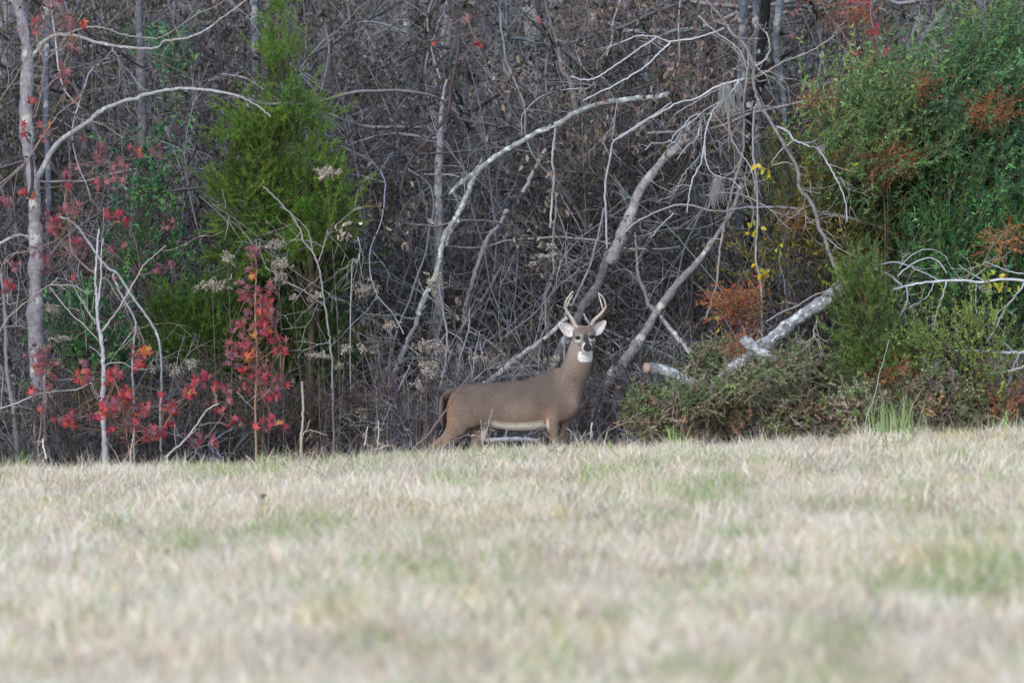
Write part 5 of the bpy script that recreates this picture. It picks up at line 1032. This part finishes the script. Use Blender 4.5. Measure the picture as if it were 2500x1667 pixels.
def xsec(mb, rows, n=4, p=.92):              # vertical slices: x, top, bottom, half width, lateral
    rings = []
    for x, t, b, hw, lat in interp_rows(rows, n):
        c = D(x, (t + b) / 2, lat); h = (b - t) / 2 * kz
        rings.append(np.stack([np.full(28, c[0]), c[1] + hw * se(np.cos(A), p), c[2] + h * se(np.sin(A), p)], 1))
    loft(mb, rings)
def zsec(mb, rows, n=4, p=1.0):              # horizontal slices: y, left, right, half depth, lateral
    rings = []
    for y, l, r, hd, lat in interp_rows(rows, n):
        c = D((l + r) / 2, y, lat)
        rings.append(np.stack([c[0] + (r - l) / 2 * K * se(np.cos(A), p), c[1] + hd * se(np.sin(A), p), np.full(28, c[2])], 1))
    loft(mb, rings)
def ell(mb, c, r, rot=None):
    u_ = np.linspace(0.06, math.pi - .06, 14); rings = []
    for a in u_:
        ring = np.stack([r[0] * math.sin(a) * np.cos(A), r[1] * math.sin(a) * np.sin(A), np.full(28, r[2] * math.cos(a))], 1)
        rings.append(ring)
    Rg = np.array(rings)
    if rot is not None: Rg = Rg @ np.array(rot).T
    loft(mb, Rg + np.asarray(c))
body = MB()
xsec(body, [(205, 1010, 1160, .05, 0), (235, 945, 1230, .105, 0), (290, 908, 1262, .14, 0), (370, 885, 1262, .158, 0), (480, 876, 1250, .165, 0), (600, 872, 1262, .165, 0), (740, 866, 1282, .172, 0),
            (860, 856, 1288, .178, 0), (980, 822, 1280, .178, 0), (1080, 785, 1262, .168, 0), (1170, 750, 1240, .15, 0), (1250, 745, 1215, .135, 0), (1320, 800, 1185, .115, 0), (1375, 880, 1130, .08, 0), (1400, 960, 1080, .035, 0)])
HL = -.03
zsec(body, [(1140, 1140, 1385, .10, 0), (1050, 1120, 1408, .13, 0), (970, 1110, 1428, .135, 0), (890, 1140, 1452, .13, 0), (820, 1185, 1482, .12, -.01), (750, 1222, 1500, .11, -.015), (690, 1250, 1512, .105, -.02),
            (630, 1275, 1518, .10, -.02), (570, 1298, 1518, .092, -.02), (520, 1318, 1510, .08, -.02), (470, 1345, 1490, .06, 0)])
# head: skull, cheeks, muzzle, jaw; turned to the camera
YC = -(1440 - DX0) * K * .30                      # lateral of the head centre line
def seg(mb, rows):                                  # slices from skull to nose: x, y, lat, half width, half height
    rings = []; r = interp_rows(rows, 5); cs = np.array([Dh(a[0], a[1], a[2]) for a in r]); t = norm(np.gradient(cs, axis=0))
    for q, c, d in zip(r, cs, t):
        s = norm(np.cross(d, (0, 0, 1))); up = np.cross(s, d)
        rings.append(c + q[3] * se(np.cos(A), .9)[:, None] * s + q[4] * se(np.sin(A), .9)[:, None] * up)
    loft(mb, rings)
seg(body, [(1425, 455, YC + .05, .045, .045), (1430, 458, YC + .01, .073, .068), (1435, 468, YC - .03, .084, .080), (1440, 484, YC - .065, .080, .080), (1446, 502, YC - .10, .068, .076), (1452, 522, YC - .135, .055, .066),
            (1458, 544, YC - .17, .045, .055), (1463, 562, YC - .20, .041, .046), (1466, 575, YC - .222, .037, .037), (1467, 580, YC - .235, .022, .024)])
seg(body, [(1432, 520, YC + .03, .05, .05), (1440, 545, YC - .03, .062, .055), (1450, 575, YC - .09, .050, .042), (1457, 592, YC - .15, .036, .028), (1461, 602, YC - .19, .026, .020), (1462, 604, YC - .21, .014, .012)])
for s in (-1, 1):                                   # brow and cheek
    ell(body, Dh(1442 + s * 60, 470, YC - .062), (.030, .035, .026)); ell(body, Dh(1440 + s * 58, 515, YC - .04), (.046, .055, .044))
    ell(body, Dh(1440 + s * 42, 408, YC - .0), (.026, .026, .030))       # pedicle humps
    ell(body, Dh(1440 + s * 78, 440, YC + .03), (.030, .03, .030))       # ear roots
ell(body, Dh(1438, 420, YC - .01), (.055, .06, .035))
# legs
def leg(mb, pts, lat0, hoofx):
    """pts: (x, y, width px, lateral, depth factor)"""
    rings = []; r = interp_rows([(a[0], a[1], a[2], a[3], a[4]) for a in pts], 5)
    cs = np.array([D(a[0], a[1], a[3]) for a in r]); t = norm(np.gradient(cs, axis=0))
    for q, c, d in zip(r, cs, t):
        s = norm(np.cross(d, (0, 1, 0))); l = np.cross(s, d); h = q[2] / 2 * K
        rings.append(c + h * np.cos(A)[:, None] * s + h * q[4] * np.sin(A)[:, None] * l)
    loft(mb, rings)
# near foreleg
leg(body, [(1190, 980, 170, -.075, .55), (1170, 1080, 185, -.085, .6), (1150, 1170, 165, -.09, .65), (1150, 1240, 118, -.09, .75), (1165, 1310, 84, -.09, .85), (1180, 1390, 62, -.09, .9), (1188, 1470, 56, -.09, .95), (1190, 1520, 50, -.09, 1), (1188, 1580, 34, -.09, 1),
           (1188, 1680, 32, -.09, 1), (1190, 1740, 42, -.09, 1), (1205, 1780, 36, -.09, 1), (1215, 1818, 46, -.09, .9)], 0, 0)
# far foreleg, a little ahead
leg(body, [(1330, 980, 150, .05, .6), (1335, 1060, 130, .06, .6), (1310, 1130, 118, .06, .7), (1275, 1200, 86, .065, .8), (1245, 1280, 66, .07, .9), (1238, 1370, 52, .07, .9), (1240, 1450, 52, .07, .95), (1245, 1500, 46, .07, 1), (1250, 1570, 32, .07, 1),
           (1255, 1680, 32, .07, 1), (1262, 1740, 42, .07, 1), (1275, 1780, 36, .07, 1), (1285, 1818, 46, .07, .9)], 0, 0)
# hind leg stretched back (near side)
leg(body, [(390, 980, 260, -.06, .35), (345, 1080, 310, -.075, .4), (310, 1180, 265, -.085, .45), (270, 1260, 195, -.09, .55), (215, 1325, 130, -.09, .65), (150, 1375, 92, -.09, .75), (90, 1412, 74, -.09, .8), (50, 1445, 66, -.09, .85), (40, 1500, 46, -.09, .9),
           (42, 1590, 36, -.09, 1), (45, 1690, 34, -.09, 1), (50, 1745, 42, -.09, 1), (68, 1785, 36, -.09, 1), (80, 1818, 46, -.09, .9)], 0, 0)
# other hind leg, under the body
leg(body, [(450, 1050, 230, .05, .45), (470, 1150, 240, .06, .5), (482, 1230, 195, .065, .6), (482, 1300, 166, .07, .7), (468, 1370, 136, .07, .75), (435, 1440, 76, .07, .85), (425, 1500, 62, .07, .9), (432, 1560, 42, .07, 1),
           (445, 1680, 34, .07, 1), (452, 1745, 42, .07, 1), (468, 1785, 36, .07, 1), (480, 1818, 46, .07, .9)], 0, 0)
# near thigh and shoulder muscles, flank fold
ell(body, D(400, 1100, -.07), (.155, .085, .165)); ell(body, D(400, 1090, .07), (.15, .085, .165))
ell(body, D(1180, 1020, -.07), (.11, .085, .19)); ell(body, D(1230, 1010, .06), (.11, .085, .18)); ell(body, D(1330, 1010, -.01), (.075, .09, .15))
tmp = bpy.data.objects.new('tmp', body.mesh('tmp', M_fur)); COL.objects.link(tmp)
rm = tmp.modifiers.new('r', 'REMESH'); rm.mode = 'VOXEL'; rm.voxel_size = 0.0085; rm.adaptivity = 0
sm = tmp.modifiers.new('s', 'SMOOTH'); sm.factor = .5; sm.iterations = 7
dg = bpy.context.evaluated_depsgraph_get(); me = bpy.data.meshes.new_from_object(tmp.evaluated_get(dg))
bpy.data.objects.remove(tmp)
me.name = 'body'; nv = len(me.vertices); co = np.zeros(nv * 3, np.float32); me.vertices.foreach_get('co', co); co = co.reshape(-1, 3)
zx = co[:, 0] / K + DX0; zy = DZ0 - co[:, 2] / kz; ly = co[:, 1]
nrm = np.zeros(nv * 3, np.float32); me.vertices.foreach_get('normal', nrm); nrm = nrm.reshape(-1, 3)
def mixc(c, m, new): m = np.clip(m, 0, 1)[:, None]; return c * (1 - m) + np.array(new)[None] * m
def blob(x, y, rx, ry, soft=.35): return 1 - sstep(1 - soft, 1 + soft, np.sqrt(((zx - x) / rx) ** 2 + ((zy - y) / ry) ** 2))
c = np.tile(np.array([0.215, 0.165, 0.140]), (nv, 1))
jit = np.array([mnoise.noise((a * 9, b * 9, d * 9)) for a, b, d in co])
c = mixc(c, sstep(1190, 930, zy + 70 * jit) * .8 * (1 - sstep(1120, 1260, zx)), (0.118, 0.094, 0.084))                # darker along the back
c = mixc(c, sstep(1060, 1240, zy + 40 * jit) * .6, (0.245, 0.19, 0.158))                         # paler low flank
c = mixc(c, blob(212, 1130, 40, 150, .7) * .7, (0.32, 0.18, 0.12))                              # rusty rump edge
c = mixc(c, blob(100, 1410, 130, 60, .5) * .45, (0.32, 0.19, 0.14))
c = mixc(c, blob(1095, 1165, 60, 60, .7) * .55, (0.30, 0.175, 0.12))                             # rusty patch behind the elbow
c = mixc(c, sstep(1250, 1330, zy) * .45, (0.27, 0.195, 0.15))
c = mixc(c, sstep(850, 700, zy) * (zx > 1180) * .6, (0.265, 0.215, 0.185))                         # paler neck
c = mixc(c, blob(1380, 1010, 70, 120, .6) * .6, (0.31, 0.25, 0.235))
belly = (1 - sstep(-.78, -.5, nrm[:, 2])) * sstep(560, 640, zx) * (1 - sstep(1090, 1130, zx)) * (zy > 1190) * (zy < 1300)
belly = np.maximum(belly, sstep(1226, 1240, zy + 8 * jit) * (zy < 1300) * sstep(560, 700, zx) * (1 - sstep(1060, 1110, zx)))
c = mixc(c, belly, (0.88, 0.86, 0.82))
c = mixc(c, (blob(540, 1340, 34, 110, .3) * (ly > -.02)), (0.82, 0.80, 0.80))                            # white inner thigh
c = mixc(c, (blob(1108, 1235, 14, 60, .3)) * .85, (0.60, 0.54, 0.48))
head = (co[:, 1] < YC + .06) & (zx > 1290) & (zy < 720)
hd = head.astype(float)
c = mixc(c, sstep(720, 560, zy) * (zx > 1290) * .8, (0.33, 0.285, 0.26))
c = mixc(c, hd * blob(1438, 425, 62, 32, .4), (0.22, 0.155, 0.13))                              # rusty forehead
c = mixc(c, hd * blob(1454, 496, 28, 46, .45) * (ly < YC - .04), (0.050, 0.045, 0.052))                # dark bridge of the nose
c = mixc(c, hd * blob(1462, 540, 26, 36, .3) * (ly < YC - .1), (0.05, 0.045, 0.05))
for ex, ey in ((1381, 487), (1507, 478)): 
    c = mixc(c, hd * blob(ex, ey + 3, 30, 28, .4) * (ly < YC - .0) * .75, (0.46, 0.42, 0.41)); c = mixc(c, hd * blob(ex - 1, ey + 25, 24, 17, .3), (0.80, 0.78, 0.78)); c = mixc(c, hd * blob(ex, ey + 1, 25, 17, .25), (0.03, 0.025, 0.025))
c = mixc(c, hd * (blob(1467, 572, 54, 50, .2) - blob(1467, 545, 22, 50, .2)).clip(0) * (ly < YC - .13), (0.86, 0.84, 0.84))       # white ring round the muzzle
c = mixc(c, hd * blob(1460, 608, 36, 17, .3) * (ly < YC - .05), (0.86, 0.84, 0.83))
c = mixc(c, (1 - sstep(.7, 1.35, .35 * jit + (np.abs((zx - 1452) / 74) ** 3.2 + np.abs((zy - 647) / 50) ** 3.2))) * (ly < YC + .06) * (ly > YC - .35) * ((zy > 606) | (ly > YC - .12)) * (zy > 600), (0.84, 0.84, 0.84))   # white throat patch
c = mixc(c, (zy > 1770) * 1.0, (0.03, 0.025, 0.022))
c = mixc(c, blob(1230, 1090, 40, 130, .9) * .35, (0.13, 0.10, 0.09)); c = mixc(c, blob(500, 1140, 60, 120, .9) * .3, (0.15, 0.115, 0.10))  # muscle shading at shoulder and flank, painted into the coat colour
c *= (1 + .13 * jit)[:, None]
a = me.color_attributes.new('Col', 'FLOAT_COLOR', 'POINT'); a.data.foreach_set('color', np.concatenate([c, np.ones((nv, 1))], 1).astype(np.float32).ravel())
me.polygons.foreach_set('use_smooth', np.ones(len(me.polygons), bool)); me.materials.clear(); me.materials.append(M_fur)
deer = thing('deer', 'antlered whitetail buck standing at the woods edge with its head turned to the camera', 'deer', DEER)
bo = link('body', me, deer)
# eyes
for ex, ey, dx in ((1381, 486, -1), (1508, 477, 1)):
    mb = MB(); ell(mb, Dh(ex, ey, 0), (.0205, .014, .0155)); e = mb.mesh('eye', M_eye)
    # rest the eye on the skull surface at that place
    near = co[(np.abs(zx - ex) < 9) & (np.abs(zy - ey) < 9) & (zy < 700)]
    yl = near[:, 1].min() if len(near) else YC - .08
    o = link('eye', e, deer); o.location = (0, yl + .004, 0)
mb = MB(); near = co[(np.abs(zx - 1467) < 9) & (np.abs(zy - 575) < 9)]; yn = near[:, 1].min()
def Hn(x, y, l): return Dh(x, y, l)
rings = []
for f, s in ((.02, .55), (.0, .85), (-.008, .95), (-.014, .8), (-.018, .4)):
    rings.append(np.array([Hn(1467 + 39 * s * math.cos(q) * (1 - .10 * math.sin(q)), 567 - 38 * s * math.sin(q) * (1.0 if math.sin(q) < 0 else 1.0), yn + f) for q in A]))
loft(mb, rings); nose = link('nose', mb.mesh('nose', M_nose), deer)
for s in (-1, 1):
    mb = MB(); ell(mb, Dh(1467 + s * 20, 572, yn - .014), (.006, .004, .005)); link('nostril', mb.mesh('nostril', M_eye), nose)
# ears
def ear(base, tip, wpx, yl, lean):
    b = np.array(base, float); t_ = np.array(tip, float); L = np.linalg.norm(t_ - b); d = (t_ - b) / L; s = np.array([-d[1], d[0]]); mb = MB(); nu, nv_ = 16, 13; V = []; C = []
    for side in (0, 1):
        for i in range(nu):
            u_ = i / (nu - 1); w_ = wpx / 2 * (math.sin(math.pi * min(1, (u_ * .88 + .12)) ** .80) ** .72) * (1 if u_ < .99 else .3)
            for j in range(nv_):
                v = -1 + 2 * j / (nv_ - 1); q = b + d * L * u_ + s * w_ * v; cup = .045 * (1 - v * v) * math.sin(math.pi * min(1, u_ + .12)) 
                V.append(Dh(q[0], q[1], yl + lean * u_ + cup + (.007 if side else 0) * (1 - abs(v) ** 4)))
                if side: C.append((0.17, 0.13, 0.11))
                else:
                    edge = abs(v) ** 3 * .55 + (0.8 if u_ > .94 else 0); inn = np.array([0.82, 0.80, 0.82]) * (1 - .32 * math.exp(-((v + .2) / .28) ** 2) * (u_ > .15)); dk = np.array([0.10, 0.08, 0.08])  # inner colour darkens along the middle: shade of the cup painted in
                    C.append(inn * (1 - min(1, edge * 1.0)) + dk * min(1, edge * 1.0) if v * lean_sign > .2 or u_ > .94 else inn * (1 - .25 * abs(v)) + dk * .25 * abs(v))
    n = nu * nv_; q = []
    for side in (0, 1):
        for i in range(nu - 1):
            for j in range(nv_ - 1):
                a_ = side * n + i * nv_ + j; f = [a_, a_ + 1, a_ + nv_ + 1, a_ + nv_]; q.append(f if side else f[::-1])
    mb.add(np.array(V), q, None, np.array(C)); return mb
lean_sign = 1
o = link('ear', ear((1345, 452), (1205, 364), 108, YC + .02, .02).mesh('ear', M_fur), deer)
lean_sign = -1
o = link('ear', ear((1525, 450), (1642, 340), 96, YC + .02, .03).mesh('ear', M_fur), deer)
# antlers
AC = (0.34, 0.27, 0.21); AT = (0.72, 0.66, 0.63)
def antler(parts):
    mb = MB()
    for pts, w0, w1 in parts:
        c_ = crom([Dh(x, y, YC + l) for x, y, l in pts], 5); n = len(c_); t_ = np.linspace(0, 1, n); r = (w0 + (w1 - w0) * t_ ** 1.2) / 2 * K
        col = np.array(AC)[None] * (1 - t_)[:, None] + np.array(AT)[None] * t_[:, None]
        tube(mb, c_, r * (1 + rng.normal(0, .03, n)), 10, col, True, .05)
    return mb.mesh('antler', M_antler)
link('antler', antler([([(1392, 425, -.0), (1365, 392, .0), (1332, 330, .03), (1292, 272, .03), (1266, 225, .01), (1270, 182, -.03), (1298, 138, -.07), (1335, 92, -.10)], 38, 8),
                       ([(1275, 245, .02), (1290, 205, .05), (1312, 155, .06), (1338, 122, .06)], 16, 6), ([(1380, 412, -.01), (1378, 398, -.03), (1372, 385, -.04)], 24, 12)]), deer)
link('antler', antler([([(1478, 425, -.0), (1500, 388, .0), (1530, 340, .03), (1580, 295, .03), (1622, 250, .01), (1635, 218, -.02), (1622, 165, -.06), (1596, 128, -.09), (1568, 103, -.10)], 38, 7),
                       ([(1612, 252, .01), (1598, 200, .04), (1583, 150, .06), (1570, 108, .06)], 18, 6), ([(1496, 392, -.02), (1470, 345, -.05), (1450, 310, -.06), (1437, 284, -.06)], 17, 6)]), deer)
# tail
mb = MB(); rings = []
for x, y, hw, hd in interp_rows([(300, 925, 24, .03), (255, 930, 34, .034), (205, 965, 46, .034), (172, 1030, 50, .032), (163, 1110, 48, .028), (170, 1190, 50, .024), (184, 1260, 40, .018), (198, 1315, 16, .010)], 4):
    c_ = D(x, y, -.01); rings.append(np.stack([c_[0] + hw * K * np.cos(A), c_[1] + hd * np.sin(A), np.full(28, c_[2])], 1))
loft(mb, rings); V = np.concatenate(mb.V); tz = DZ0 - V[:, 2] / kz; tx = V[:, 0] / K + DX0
m_ = np.clip((tx - 138) / 20, 0, 1) * np.clip((tz - 960) / 60, 0, 1)  # black hair and the shaded gap to the rump, painted into the tail
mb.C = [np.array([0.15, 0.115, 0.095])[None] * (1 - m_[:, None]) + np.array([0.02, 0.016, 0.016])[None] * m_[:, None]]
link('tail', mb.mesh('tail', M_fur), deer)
